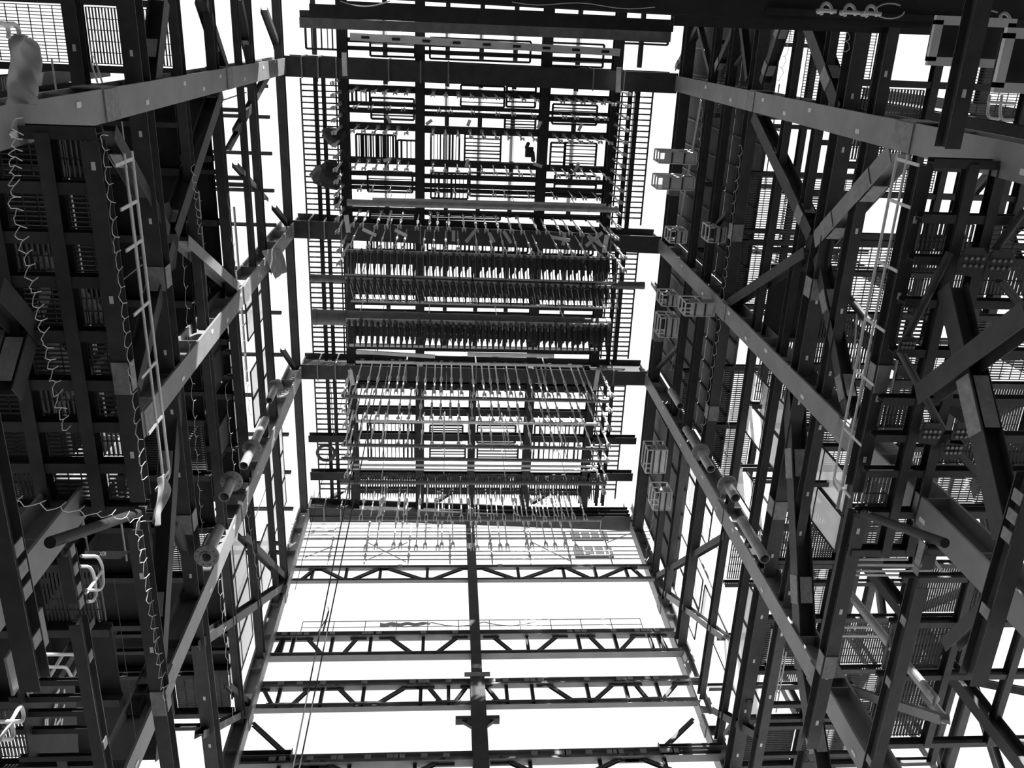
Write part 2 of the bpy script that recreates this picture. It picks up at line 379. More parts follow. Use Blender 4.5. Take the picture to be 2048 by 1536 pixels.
for a, b, al, n, lab in (
    ((742, 195), (828, 240), 'x', 5, 'framed bar panel, upper left cell of the roof'), ((704, 175), (740, 205), 'y', 4, 'small bar panel beside the upper left roof cell'),
    ((712, 268), (792, 320), 'y', 16, 'dense barred panel in the left roof strip'), ((795, 280), (832, 322), 'y', 4, 'pale sparse bar panel right of the dense barred one'),
    ((862, 266), (918, 322), 'y', 9, 'upright barred panel in the middle roof strip'), ((922, 170), (1008, 215), 'x', 5, 'framed bar panel under the middle of the nearest girder'),
    ((930, 268), (1000, 332), 'x', 8, 'ladder-like bar panel in the centre of the roof'), ((1014, 172), (1070, 215), 'x', 4, 'bar panel beside the third roof beam, upper row'),
    ((1010, 235), (1070, 262), 'x', 4, 'small bar panel beside the third roof beam, second row'), ((1106, 208), (1192, 250), 'x', 6, 'framed bar panel, upper right cell of the roof'),
    ((1130, 285), (1190, 335), 'x', 7, 'ladder-like bar panel in the right roof strip'), ((1102, 285), (1128, 335), 'x', 5, 'narrow bar panel left of the right ladder-like one'),
    ((735, 342), (825, 385), 'x', 5, 'bar panel under the light pipe, left strip'), ((862, 345), (935, 398), 'y', 9, 'upright bar panel above the light pipe, middle strip'),
    ((940, 345), (1072, 395), 'x', 6, 'wide bar panel above the light pipe, centre'), ((1110, 350), (1190, 395), 'x', 5, 'bar panel above the light pipe, right strip'),
    ((740, 425), (830, 440), 'x', 3, 'low bar panel below the light pipe, left strip'), ((862, 425), (1000, 440), 'x', 3, 'low bar panel below the light pipe, middle'),
    ((735, 480), (828, 500), 'y', 14, 'barred panel past the second girder, left strip'), ((855, 480), (1055, 505), 'y', 24, 'barred panel past the second girder, middle strip'),
    ((1085, 485), (1185, 510), 'y', 14, 'barred panel past the second girder, right strip'), ((860, 850), (925, 880), 'x', 5, 'bar panel past the third girder, middle left'),
    ((955, 850), (1030, 885), 'x', 5, 'bar panel past the third girder, middle right'), ((860, 890), (930, 920), 'x', 5, 'lower bar panel past the third girder, middle left'),
    ((955, 890), (1035, 920), 'x', 5, 'lower bar panel past the third girder, middle right'), ((735, 845), (830, 920), 'y', 12, 'barred panel past the third girder, left strip'),
    ((1070, 850), (1165, 920), 'y', 10, 'barred panel past the third girder, right strip'), ((610, 40), (690, 100), 'y', 7, 'barred panel at the upper left roof corner'),
    ((1245, 60), (1335, 90), 'x', 5, 'bar panel at the upper right roof corner'), ((740, 70), (830, 115), 'x', 5, 'bar panel above the nearest girder, left strip'),
    ((860, 75), (1060, 125), 'x', 5, 'wide bar panel above the nearest girder, middle strip'), ((1100, 85), (1205, 135), 'x', 5, 'bar panel above the nearest girder, right strip')):
    bar_panel(a, b, al, n, lab)
# sparse white-sky edge line and purlins over everything
for j, X in enumerate((-8.9, -4.2, 0, 2.3, 4.6, 8.9, 13.2)):
    for k in (0, 1, 2):
        member('roof_purlin', f'grey roof purlin above the sheets, {ORD[j]} from the left, {BAYS[k]}', 'purlin', (X, (YL[k]+YR[k])/2 + .7, 63.8), (X, (YL[k+1]+YR[k+1])/2 - .7, 63.8), .3, .3)

# ------------------------------------------------------------------ hanger rods
def rod_mesh(x, y, zt, zb, r=.045, fork=True, mid=True):
    m = MB(); m.tube((x, y, zt), (x, y, zb), r, 6)
    o = m.build('hanger_rod', 'rod')
    if fork:
        m = MB(); m.tube((x, y, zb + .1), (x, y, zb - .12), r*2.0, 8)
        m.box((x - .1, y, zb - .1), (x - .1, y, zb - .62), .06, .18, (0, 1, 0)); m.box((x + .1, y, zb - .1), (x + .1, y, zb - .62), .06, .18, (0, 1, 0))
        m.build('clevis', 'rod', o)
    if mid:
        zm = zt + (zb - zt)*.62; m = MB(); m.tube((x, y, zm + .32), (x, y, zm - .32), r*1.9, 8); m.build('turnbuckle', 'rail', o)
    if not mid and r < .04: return o
    m = MB(); m.cuboid((x, y, zt - .04), .26, .26, .06); m.tube((x, y, zt - .05), (x, y, zt - .22), r*2.2, 6); m.build('seat_plate', 'plate', o)
    return o
def rods(pts, zt, zb, label, group, r=.045, **kw):
    x0, y0 = pts[0]; f = rod_mesh(x0, y0, zt, zb, r, **kw); tag(f, label, 'hanger rod', group)
    for x, y in pts[1:]: dup(f, (x - x0, y - y0, random.uniform(-.25, .25)))
def yz(py, Z=61.0, px=960): return on_z(px, py, Z).y
def row(x0, x1, n, py, j=0.0):
    y = yz(py); return [(x0 + (x1 - x0)*(i + .5)/n + random.uniform(-j, j), y + (x0 + (x1-x0)*(i+.5)/n)*.012) for i in range(n)]
allx = ((-6.2, -2.2, 6, 'left'), (-1.3, 6.0, 9, 'middle'), (6.9, 10.8, 6, 'right'))
for py, nm in ((187, 'upper'), (262, 'middle'), (330, 'lower')):
    for x0, x1, n, s in allx:
        rods(row(x0, x1, n, py), 61.1, 57.8, f'short hanger rod below the {nm} cross beam, {s} strip of the roof', f'short rods of the {nm} cross beam, {s}', .035)
for py, nm in ((218, 'second'), (374, 'fourth')):
    for x0, x1, n, s in allx:
        rods(row(x0, x1, max(4, n - 3), py, .3), 61.1, 58.4, f'thin short rod under the {nm} cross beam, {s} strip of the roof', f'thin rods of the {nm} cross beam, {s}', .025, mid=False)
for X, s in ((-6.95, 'left'), (11.3, 'right')):
    ys = [yz(v) for v in range(170, 450, 23)]
    rods([(X, y) for y in ys], 61, 57.3, f'clevis-ended rod in the file hanging along the {s} thick roof beam', f'rods along the {s} roof beam', .07, mid=False)
    ys = [yz(v) for v in (470, 492, 730, 760, 790, 820, 850, 880, 910)]
    rods([(X + .25, y) for y in ys], 61, 55.5, f'long clevis rod on the {s} roof beam past the second girder', f'long rods along the {s} roof beam', .06)
rods([(-6.3 + 17.2*(i + .5)/22 + random.uniform(-.2, .2), yz(428) + .012*i) for i in range(22)], 61.1, 56.4, 'bright hanger rod in front of the second girder', 'rods at the second girder', .05)
rods([(-6.3 + 17.2*(i + .5)/20 + random.uniform(-.25, .25), yz(455) + .012*i) for i in range(20)], 60.4, 54.8, 'pale rod reaching down to the upper coil rail', 'rods onto the upper coil rail', .04)
rods([(-6.2 + 17*(i + .5)/26 + random.uniform(-.2, .2), yz(722) + .012*i) for i in range(26)], 60.8, 55.2, 'bright rod with turnbuckle across the third girder', 'rods across the third girder', .055)
rods([(-6.2 + 17*(i + .5)/24 + random.uniform(-.2, .2), yz(775) + .012*i) for i in range(24)], 61.1, 55.6, 'bright rod with turnbuckle below the third girder', 'rods below the third girder', .05)
rods([(-6.2 + 17*(i + .5)/20 + random.uniform(-.25, .25), yz(826) + .012*i) for i in range(20)], 61.1, 55.8, 'pale rod between the two lower header pipes', 'rods between the lower headers', .045)
rods([(-5.9 + 16.4*(i + .5)/22 + random.uniform(-.3, .3), yz(955)) for i in range(22)], 61.1, 55.2, 'pale rod below the comb of tubes', 'rods below the comb of tubes', .055)
rods([(-5.6 + 15.6*(i + .5)/20 + random.uniform(-.35, .35), yz(985)) for i in range(20)], 61.1, 53.4, 'long rod ending free past the last header', 'free-ended rods past the last header', .045)

# ------------------------------------------------------------------ headers, rails and coils slung from the rods
def bar_px(name, label, cat, a, b, Z, d, m, round_=True, caps=True, group=None):
    p = on_z(a[0], a[1], Z); q = on_z(b[0], b[1], Z)
    mb = MB(); mb.tube(p, q, d/2, 20) if round_ else mb.box(p, q, d, d*1.1)
    o = tag(mb.build(name, m), label, cat, group)
    if round_ and caps:
        dd = (q - p).normalized()
        for e, s in ((p, -1), (q, 1)):
            MB().tube(e - dd*s*.05, e + dd*s*.25, d*.53, 20).build('end_cap', m, o)
        for t in (.1, .3, .5, .7, .9):
            c = p.lerp(q, t); MB().tube(c - dd*.07, c + dd*.07, d*.54, 20).build('weld_band', m, o)
        for t in (.14, .38, .62, .86):
            c = p.lerp(q, t); MB().tube(c, V((c.x, c.y, 61.1)), .028, 6).build('suspension_rod', 'rod', o)
    return o, p, q
PR = {}
PR['p1'] = bar_px('header_pipe', 'light grey header pipe high in the roof, sleeve at its middle', 'header pipe', (702, 405), (1229, 419), 57.5, .42, 'pipe')
bar_px('hanger_rail', 'perforated rail just above the light grey header pipe', 'rail', (745, 398), (1212, 410), 58, .16, 'spacer', False)
PR['r1'] = bar_px('coil_rail', 'bright upper rail over the first row of coils', 'rail', (690, 501), (1232, 518), 55.0, .17, 'spacer', False)
PR['h1'] = bar_px('header_pipe', 'long dark header pipe with ends beyond the coils', 'header pipe', (627, 556), (1281, 571), 54.5, .46, 'header')
PR['r2'] = bar_px('coil_rail', 'thin rail along the top of the long dark header', 'rail', (690, 549), (1230, 565), 54.2, .1, 'spacer', False)
PR['r3'] = bar_px('coil_rail', 'thin rail along the foot of the long dark header', 'rail', (690, 556), (1230, 573), 54.2, .1, 'spacer', False)
PR['r4'] = bar_px('coil_rail', 'grey rail above the fat steam drum', 'rail', (702, 602), (1218, 616), 54.0, .12, 'spacer', False)
PR['drum'] = bar_px('steam_drum', 'fat dark steam drum with banded left end', 'drum', (633, 634), (1212, 652), 55.0, 1.0, 'header')
PR['r5'] = bar_px('coil_rail', 'bright rail in front of the steam drum', 'rail', (692, 640), (1218, 651), 53.2, .2, 'spacer', False)
bar_px('coil_rail', 'pale rail under the drum tubes, long', 'rail', (695, 690), (1195, 699), 54.5, .14, 'spacer', False)
bar_px('coil_rail', 'pale broken rail left above the third girder', 'rail', (712, 703), (870, 713), 55, .2, 'spacer', False)
bar_px('coil_rail', 'pale broken rail right above the third girder', 'rail', (935, 708), (1108, 712), 55, .2, 'spacer', False)
bar_px('coil_rail', 'long rail lying over the third girder', 'rail', (712, 724), (1165, 732), 55, .14, 'spacer', False)
bar_px('header_pipe', 'dark slim header below the third girder', 'header pipe', (692, 793), (1212, 802), 55, .26, 'header')
bar_px('coil_rail', 'pale rail between the slim headers', 'rail', (712, 842), (1197, 848), 55, .16, 'spacer', False)
bar_px('header_pipe', 'dark slim header, upper of the close pair', 'header pipe', (690, 890), (1206, 897), 55, .24, 'header')
bar_px('header_pipe', 'dark slim header, lower of the close pair', 'header pipe', (690, 917), (1206, 922), 55, .24, 'header')
PR['h5'] = bar_px('header_pipe', 'dark header carrying the fine comb of tubes', 'header pipe', (688, 964), (1206, 967), 55, .3, 'header')
PR['h6'] = bar_px('header_pipe', 'lowest dark header at the mouth of the shaft', 'header pipe', (695, 1037), (1196, 1038), 55, .36, 'header')
bar_px('coil_rail', 'thin rail over the fine comb of tubes', 'rail', (700, 938), (1196, 941), 55, .1, 'spacer', False)
bar_px('coil_rail', 'perforated rail above the comb, second', 'rail', (700, 930), (1196, 933), 55.5, .12, 'spacer', False)
# pendant coil elements: hairpin of tubes below a rail
def coils(p, q, n, reach, label, group, legs=3, r=.09, fall=.5):
    def one(c):
        m = MB()
        for i in range(legs):
            z = c.z - .22*i; m.tube((c.x + .03*i, c.y, z), (c.x + .03*i, c.y + reach*(1 - .12*i), z - fall), r, 6)
        m.tube(V((c.x, c.y, c.z + r)), V((c.x, c.y, c.z - .22*legs)), r, 6); o = m.build('tube_coil', 'tube'); m = MB(); e = V((c.x, c.y + reach, c.z - fall)); m.tube(e, e + V((0, .42, -.25)), r*.9, 6, r*.25)
        m.build('coil_tip', 'tube', o)
        return o
    c0 = p.lerp(q, .5/n); f = tag(one(c0), label, 'tube coil', group)
    for i in range(1, n):
        dup(f, p.lerp(q, (i + .5)/n) - c0 + V((0, random.uniform(-.12, .12), random.uniform(-.2, .15))))
o, p, q = PR['r1']; coils(p, q, 42, 1.0, 'dark tube coil under the bright upper rail', 'coils under the upper rail')
o, p, q = PR['r3']; coils(p, q, 42, .75, 'dark tube coil under the long dark header', 'coils under the long header')
o, p, q = PR['r5']; coils(p, q, 46, 1.15, 'dark tube coil under the steam drum', 'coils under the steam drum', r=.1)
o, p, q = PR['drum']; coils(p.lerp(q, .16), q, 44, .5, 'short dark tube end along the steam drum', 'tube ends along the drum', legs=2, r=.08, fall=.9)
o, p, q = PR['h5']; coils(p + V((.3, -.42, .2)), q + V((-.2, -.42, .2)), 100, 1.1, 'fine dark tube in the comb on its header', 'tubes of the fine comb', 1, .05, .3)
# thin spacer rods joining the rails
def spacers(k1, k2, n, label, group, r=.028):
    _, a, b = PR[k1]; _, c, d = PR[k2]; f = None
    for i in range(n):
        t = (i + .5)/n; s = a.lerp(b, t); e = c.lerp(d, t)
        if f is None:
            m = MB(); m.tube(s, e, r, 5); m.tube(s + V((.16, 0, 0)), e + V((.16, 0, 0)), r, 5); f = tag(m.build('spacer_rod', 'spacer'), label, 'spacer rod', group); s0 = s
        else: dup(f, s - s0)
spacers('r1', 'r2', 42, 'twin thin spacer rod between upper rail and long header', 'spacer rods of the upper coils')
spacers('r3', 'r4', 42, 'twin thin spacer rod between long header and grey rail', 'spacer rods above the drum')
# short slanted offcuts and brackets tied to the second girder
for i, (a, b) in enumerate((((725, 458), (752, 471)), ((790, 460), (814, 472)), ((907, 461), (907, 482)), ((950, 462), (932, 484)), ((978, 466), (988, 484)), ((1007, 462), (1022, 486)), ((1103, 474), (1140, 481)), ((1130, 466), (1126, 490)), ((1176, 470), (1205, 492)), ((1205, 465), (1172, 492)))):
    p = on_z(a[0], a[1], 58); q = on_z(b[0], b[1], 57.6)
    tag(MB().box(p, q, .22, .05).build('loose_strap', 'spacer'), f'pale steel strap tied under the second girder, {ORD[i]} from the left', 'strap')
for i, (a, b) in enumerate((((774, 231), (781, 246)), ((852, 249), (864, 240)), ((935, 252), (940, 240)), ((1075, 257), (1082, 243)), ((1157, 262), (1164, 247)), ((767, 322), (782, 317)), ((932, 334), (936, 318)), ((1150, 342), (1158, 325)), ((1066, 327), (1084, 333)))):
    p = on_z(a[0], a[1], 58.5); q = on_z(b[0], b[1], 58.5)
    tag(MB().box(p, q, .2, .06).build('loose_strap', 'spacer'), f'small strap hanging in the roof between nearest and second girders, {ORD[i]} reading row by row', 'strap')
# edge brackets standing on the nearest and second girders
for i, (a, b) in enumerate((((688, 105), (690, 152)), ((1238, 135), (1236, 185)), ((692, 430), (697, 465)), ((1214, 470), (1208, 505)), ((700, 740), (706, 770)), ((1196, 740), (1190, 780)))):
    p = on_z(a[0], a[1], 59); q = on_z(b[0], b[1], 59)
    tag(MB().box(p, q, .3, .12).build('edge_bracket', 'spacer'), f'pale bracket plate at the {"left" if i % 2 == 0 else "right"} end of the {("nearest", "second", "third")[i//2]} roof girder', 'bracket')
# dark sacks and lumps hung at the left strip
for i, (c, rx, ry) in enumerate((((668, 272), .75, .6), ((655, 350), 1.0, .95), ((675, 403), .3, .3))):
    p = on_z(c[0], c[1], 60); m = MB(); n = 12
    for a in range(7):
        th = math.pi*a/6
        for b in range(n):
            ph = 2*math.pi*b/n; k = 1 + .22*math.sin(3*ph + i*2 + a) ; m.v.append(p + V((rx*k*math.sin(th)*math.cos(ph), ry*k*math.sin(th)*math.sin(ph), .8*math.cos(th))))
    for a in range(6):
        for b in range(n): m.f.append((a*n + b, a*n + (b+1) % n, (a+1)*n + (b+1) % n, (a+1)*n + b))
    tag(m.build('lifting_bag', 'dark'), ('rounded dark bag hung beside the left roof rods, upper', 'largest lumpy dark bag beside the left roof rods', 'smallest dark bag low on the left roof strip')[i], 'bag')

c = on_z(1058, 300, 58); m = MB(); m.tube(c + V((0, 0, 2.6)), c, .03, 6); m.cuboid(c + V((0, .1, -.2)), .5, .6, .5); m.tube(c + V((.2, .1, -.3)), c + V((.2, .5, -1.1)), .14, 8); m.tube(c + V((-.2, -.2, -.3)), c + V((-.15, -.5, -.9)), .12, 8)
tag(m.build('chain_hoist', 'dark'), 'black chain hoist hanging in the middle roof strip beside the third beam', 'hoist')
# ------------------------------------------------------------------ open front wall: trusses between the far corner columns
YD = 35.4
def front(px, py): return on_y(px, py, YD)
def truss(k, top, bot, lab, posts, diags, hc, bc, bolts=()):
    """top / bot: (left px, left py, right px, right py) of the chord centre lines"""
    pt, qt = front(top[0], top[1]), front(top[2], top[3]); pb, qb = front(bot[0], bot[1]), front(bot[2], bot[3])
    zt = (pt.z + qt.z)/2; zb = (pb.z + qb.z)/2
    x0 = min(pt.x, pb.x); x1 = max(qt.x, qb.x)
    m = MB(); m.ibeam((x0, YD, zt), (x1, YD, zt), hc, bc); o = tag(m.build('front_truss', 'column'), lab, 'truss')
    m = MB(); m.ibeam((x0, YD, zb), (x1, YD, zb), hc*.75, bc); m.build('bottom_chord', 'column', o)
    X = lambda px, t: (front(px, top[1]).x if t else front(px, bot[1]).x)
    for px in posts:
        x = X(px, 1); m = MB(); m.ibeam((x, YD, zb), (x, YD, zt), .2, .2, (1, 0, 0)); m.build('post', 'steel', o)
    for (a, ta, b, tb) in diags:
        m = MB(); m.ibeam((X(a, ta), YD, zt if ta else zb), (X(b, tb), YD, zt if tb else zb), .2, .18, (0, 1, 0)); m.build('diagonal', 'steel', o)
        for (p_, t_) in ((a, ta), (b, tb)):
            c = V((X(p_, t_), YD - .02, (zt - hc*.6) if t_ else (zb + hc*.6))); MB().box(c - V((.5, 0, 0)), c + V((.5, 0, 0)), .06, .22).build('gusset', 'steel', o)
    for px in bolts:
        c = V((X(px, 1), YD - bc*.5 - .03, zt)); mm = MB(); mm.box(c - V((.17, 0, 0)), c + V((.17, 0, 0)), .05, .26); mm.build('cleat', 'plate', o)
    return o
W = lambda a, b, n: [a + (b - a)*(i + .5)/n for i in range(n)]
truss(1, (585, 1136, 1300, 1134), (580, 1161, 1300, 1160), 'topmost front truss, webbed with small diagonals, below the scaffold', (628, 695, 762, 855, 1035, 1125, 1188, 1250),
      [(600, 0, 632, 1), (640, 1, 692, 0), (700, 0, 762, 1), (772, 1, 850, 0), (860, 0, 930, 1), (960, 1, 1035, 0), (1040, 0, 1115, 1), (1130, 1, 1185, 0), (1195, 0, 1255, 1), (1262, 1, 1290, 0)], .3, .26, (800, 1000))
truss(2, (545, 1272, 1350, 1268), (545, 1313, 1345, 1307), 'second front truss down, with handrail and sagging net on top', (570, 590, 667, 743, 847, 1053, 1155, 1228, 1298, 1315),
      [(548, 0, 568, 1), (612, 1, 648, 0), (682, 0, 718, 1), (775, 1, 830, 0), (867, 0, 920, 1), (982, 1, 1030, 0), (1070, 0, 1120, 1), (1175, 1, 1215, 0), (1238, 0, 1275, 1), (1318, 1, 1340, 0)], .42, .46, (570, 588, 600, 614, 665, 730, 742, 758, 847, 910, 950, 1140, 1155, 1168, 1228, 1275, 1288, 1300, 1315))
truss(3, (520, 1372, 1380, 1362), (515, 1415, 1378, 1406), 'third front truss down, thick chords and clear posts', (563, 647, 729, 842, 897, 1012, 1063, 1173, 1250, 1313),
      [(525, 1, 548, 0), (578, 0, 625, 1), (672, 1, 715, 0), (745, 0, 820, 1), (852, 1, 888, 0), (905, 0, 938, 1), (968, 1, 1002, 0), (1090, 1, 1155, 0), (1185, 0, 1235, 1), (1268, 1, 1303, 0), (1325, 0, 1362, 1)], .48, .36, (562, 600, 646, 729, 825, 842, 853, 897, 985, 1012, 1055, 1065, 1082, 1175, 1240, 1252, 1262, 1297, 1315))
truss(4, (440, 1526, 1470, 1508), (430, 1580, 1480, 1562), 'lowest front truss, cut off by the bottom edge', (560, 700, 830, 1060, 1200, 1330), [(500, 0, 620, 1), (640, 1, 760, 0), (770, 0, 890, 1), (1000, 1, 1120, 0), (1140, 0, 1260, 1), (1270, 1, 1400, 0)], .6, .5,
      (545, 565, 620, 668, 680, 735, 780, 792, 803, 848, 893, 1070, 1115, 1127, 1137, 1180, 1222, 1233, 1243, 1290, 1332, 1345, 1355))
# small lattice truss and eaves beams higher up
member('eaves_beam', 'dark eaves beam at the mouth of the shaft, upper', 'beam', (XL, YD, front(900, 1022).z), (XR, YD, front(900, 1022).z), .5, .45, m='dark')
member('eaves_beam', 'grey eaves beam at the mouth of the shaft, lower', 'beam', (XL, YD, front(900, 1036).z), (XR, YD, front(900, 1036).z), .45, .5)
for i, (a, b) in enumerate((((645, 1010), (698, 972)), ((700, 1000), (660, 1018)), ((870, 1005), (918, 974)), ((1065, 1005), (1098, 985)))):
    p, q = front(*a), front(*b); member('eaves_brace', f'slim diagonal above the eaves beam, {ORD[i]} from the left', 'brace', p, q, .3, .28, (0, 1, 0))
# middle post with its T bracket
x = front(945, 1180).x; x2 = front(957, 1400).x; xm = (x + x2)/2
m = MB(); m.ibeam((xm, YD, 28), (xm, YD, 61), .62, .62, (0, 1, 0)); post = tag(m.build('middle_post', 'steel'), 'dark post rising up the middle of the open front', 'post')
z1 = front(957, 1362).z; m = MB(); m.ibeam((xm, YD - .02, 28), (xm, YD - .02, z1), .82, .84, (0, 1, 0)); m.build('thicker_foot', 'steel', post)
zb = front(955, 1440).z; xa, xb_ = front(911, 1440).x, front(999, 1440).x
for s, xe in ((-1, xa), (1, xb_)):
    m = MB(); m.box((xm, YD, zb), (xe, YD, zb), .4, .26); m.build('bracket_arm', 'steel', post)
    m = MB(); m.box((xm, YD, zb - .85), (xm + (xe - xm)*.7, YD, zb - .1), .2, .14); m.build('bracket_strut', 'steel', post)
plate(post, (xm, YD - .45, z1 + .05), (0, -1, 0), (1, 0, 0), 1.5, .35, 6, 2, .04, 'joint_plate')
# knee braces and stub beams in the two lower corners
for s, a, b, c in (('left', (506, 1448), (571, 1508), (482, 583)), ('right', (1386, 1440), (1330, 1494), (1318, 1440))):
    member('knee_brace', f'slender knee brace in the lower {s} corner of the open front', 'brace', front(*a), front(*b), .22, .2, (0, 1, 0))
    z = front(c[0], b[1] + 8).z; xs = [front(v, b[1] + 8).x for v in c]
    o = member('stub_beam', f'stub beam with end plate under the {s} knee brace', 'beam', (xs[0], YD, z), (xs[1], YD, z), .5, .5)
    plate(o, (xs[1] if s == 'left' else xs[0], YD, z), (1 if s == 'left' else -1, 0, 0), (0, 1, 0), .6, .6, 2, 2, .05, 'end_plate', .05)
# handrail and debris net on the second truss
def rail(name, label, p, q, n, hgt=1.1, toe=False, m='rail', r=.024, up=(0, 0, 1)):
    p, q = V(p), V(q); u = V(up); b = MB()
    b.tube(p + u*hgt, q + u*hgt, r, 8)
    o = tag(b.build(name, m), label, 'handrail')
    MB().tube(p + u*hgt*.55, q + u*hgt*.55, r*.85, 8).build('mid_rail', m, o)
    for i in range(n + 1):
        c = p.lerp(q, i/n); MB().tube(c, c + u*hgt, r, 6).build('rail_post', m, o)
    if toe: MB().box(p + u*.08, q + u*.08, .01, .15, u).build('toe_board', m, o)
    return o
z2 = front(900, 1262).z
rail('guard_rail', 'thin guard rail standing on the second front truss', (front(600, 1262).x, YD + .2, z2), (front(1290, 1262).x, YD + .2, z2), 11, 1.35, m='scaf', r=.03)
pts = [V((front(760 + 26*i, 1240).x, YD + .25, z2 + 1.2 - .42*abs(math.sin(i*math.pi/4)))) for i in range(13)]
tag(MB().path(pts, .035).build('safety_line', 'scaf'), 'safety line sagging in loops along the guard rail', 'rope')
m = MB(); nx = 20
for i in range(nx + 1):
    for j in range(3): m.v.append(V((front(760, 1240).x + .16*i, YD + .3 + .05*math.sin(i), z2 + 1.3 - .22*j*(1 - .5*(i/nx)))))
m.f = [(i*3 + j, (i+1)*3 + j, (i+1)*3 + j + 1, i*3 + j + 1) for i in range(nx) for j in range(2)]
tag(m.build('debris_net', 'net'), 'scrap of debris net on the guard rail', 'net')
c = V((front(646, 1255).x, YD + .2, z2)); m = MB(); m.tube(c, c + V((.1, 0, 2.4)), .06, 8); m.tube(c + V((.1, 0, 2.4)), c + V((0, 0, 2.9)), .03, 6); m.box(c + V((-.3, 0, .2)), c + V((.05, 0, 1.6)), .06, .06)
tag(m.build('mast', 'steel'), 'short mast upright on the second front truss beside the ropes', 'mast')
# scaffold outside the opening, above the topmost truss
YS = 37.2
def sc(px, py): return on_y(px, py, YS)
for i, py in enumerate((1048, 1056, 1063, 1070, 1078, 1095, 1104, 1112, 1120)):
    p, q = sc(582, py), sc(1300, py)
    tag(MB().tube((p.x, YS, p.z), (q.x, YS, p.z), .05 if i not in (2, 4) else .1, 8).build('scaffold_ledger', 'scaf'), f'scaffold ledger over the topmost truss, {ORD[i]} from the top', 'scaffold tube')
for i, px in enumerate((655, 728, 816, 900, 985, 1062, 1143, 1225, 1290)):
    a, b = sc(px, 1042), sc(px, 1128); x = b.x
    o = tag(MB().tube((x, YS, a.z), (x, YS, b.z), .055, 8).build('scaffold_standard', 'scaf'), f'scaffold upright over the topmost truss, {ORD[i]} from the left', 'scaffold tube')
    mm = MB()
    for z in (sc(px, 1063).z, sc(px, 1078).z, sc(px, 1095).z, sc(px, 1112).z): mm.tube((x, YS, z - .1), (x, YS, z + .1), .12, 8)
    mm.build('couplers', 'scaf', o)
for i, (a, b) in enumerate((((590, 1080), (655, 1055)), ((610, 1115), (660, 1095)), ((730, 1122), (815, 1085)), ((735, 1085), (812, 1124)), ((1065, 1085), (1140, 1122)), ((1215, 1085), (1290, 1055)))):
    tag(MB().tube(sc(*a), sc(*b), .04, 6).build('scaffold_brace', 'scaf'), f'thin sloping scaffold brace, {ORD[i]} from the left', 'scaffold tube')
# far cabin with windows beyond the scaffold, right
for j, (a, b) in enumerate((((1140, 1062), (1217, 1080)), ((1146, 1094), (1228, 1114)))):
    p, q = on_y(a[0], a[1], 40), on_y(b[0], b[1], 40); m = MB(); m.box((p.x, 40, (p.z + q.z)/2), (q.x, 40, (p.z + q.z)/2), .2, abs(p.z - q.z))
    o = tag(m.build('window_band', 'clad'), f'{("upper", "lower")[j]} dark window band beyond the scaffold', 'window band')
    for f in (.25, .52, .78):
        x = p.x + (q.x - p.x)*f; m = MB(); m.box((x, 39.87, min(p.z, q.z)), (x, 39.87, max(p.z, q.z)), .12, .06, (0, 1, 0)); m.build('mullion', 'rail', o)
# ------------------------------------------------------------------ side aisles: floors, gratings, outer columns
GR = {}
def grating(x0, x1, y0, y1, z, label, group, along='x', pitch=.12):
    key = (round(x1 - x0, 2), round(y1 - y0, 2), along)
    c = V(((x0+x1)/2, (y0+y1)/2, z))
    if key in GR:
        o = GR[key].copy(); COL.objects.link(o); o.location = c; 
        for k in ('label', 'category', 'group'):
            if k in o: del o[k]
    else:
        m = MB(); n = int(((y1-y0) if along == 'x' else (x1-x0))/pitch)
        for i in range(n + 1):
            t = i/n
            if along == 'x': m.box((x0, y0 + (y1-y0)*t, z), (x1, y0 + (y1-y0)*t, z), .03, .11)
            else: m.box((x0 + (x1-x0)*t, y0, z), (x0 + (x1-x0)*t, y1, z), .03, .11)
        k = int(((x1-x0) if along == 'x' else (y1-y0))/.5) + 1
        for i in range(k + 1):
            t = i/k
            if along == 'x': m.box((x0 + (x1-x0)*t, y0, z + .03), (x0 + (x1-x0)*t, y1, z + .03), .03, .03)
            else: m.box((x0, y0 + (y1-y0)*t, z + .03), (x1, y0 + (y1-y0)*t, z + .03), .03, .03)
        o = m.build('floor_grating', 'grate'); GR[key] = o
    return tag(o, label, 'grating', group)
def floor(side, z, ys, xs, name, p_grate=.8, p_solid=0., h=.5, along='x', skip=(), secondary=True, bw=.3):
    """one storey of an aisle: main beams at ys (across) and xs (along), panels between"""
    for i, y in enumerate(ys):
        member('floor_beam', f'floor beam across the {side} aisle, {name}, {ORD[i]} from the top edge', 'beam', (xs[0], y, z), (xs[-1], y, z), h, bw)
    for i, x in enumerate(xs[1:] if secondary else []):
        member('aisle_beam', f'floor beam along the {side} aisle, {name}, {ORD[i]} out from the wall', 'beam', (x, ys[0], z - .04), (x, ys[-1], z - .04), h, bw + .05)
    for i in range(len(ys) - 1):
        for j in range(len(xs) - 1):
            r = random.random(); x0, x1 = sorted((xs[j], xs[j+1])); 
            if (i, j) in skip: continue
            if r < p_grate: grating(x0 + .2, x1 - .2, ys[i] + .2, ys[i+1] - .2, z + h/2, f'steel floor grating of the {side} aisle, {name}', f'{side} aisle gratings, {name}', along if (i + j) % 3 else ('y' if along == 'x' else 'x'))
            elif r < p_grate + p_solid:
                m = MB(); m.cuboid(((x0+x1)/2, (ys[i]+ys[i+1])/2, z + h/2), x1 - x0 - .1, ys[i+1] - ys[i] - .1, .05)
                tag(m.build('floor_plate', 'dark'), f'solid floor plate of the {side} aisle, {name}', 'floor plate', f'{side} aisle plates, {name}')
def rng(a, b, n): return [a + (b - a)*i/n for i in range(n + 1)]
zl = [LV['left', i] for i in range(8)]; zr = [LV['right', i] for i in range(10)]
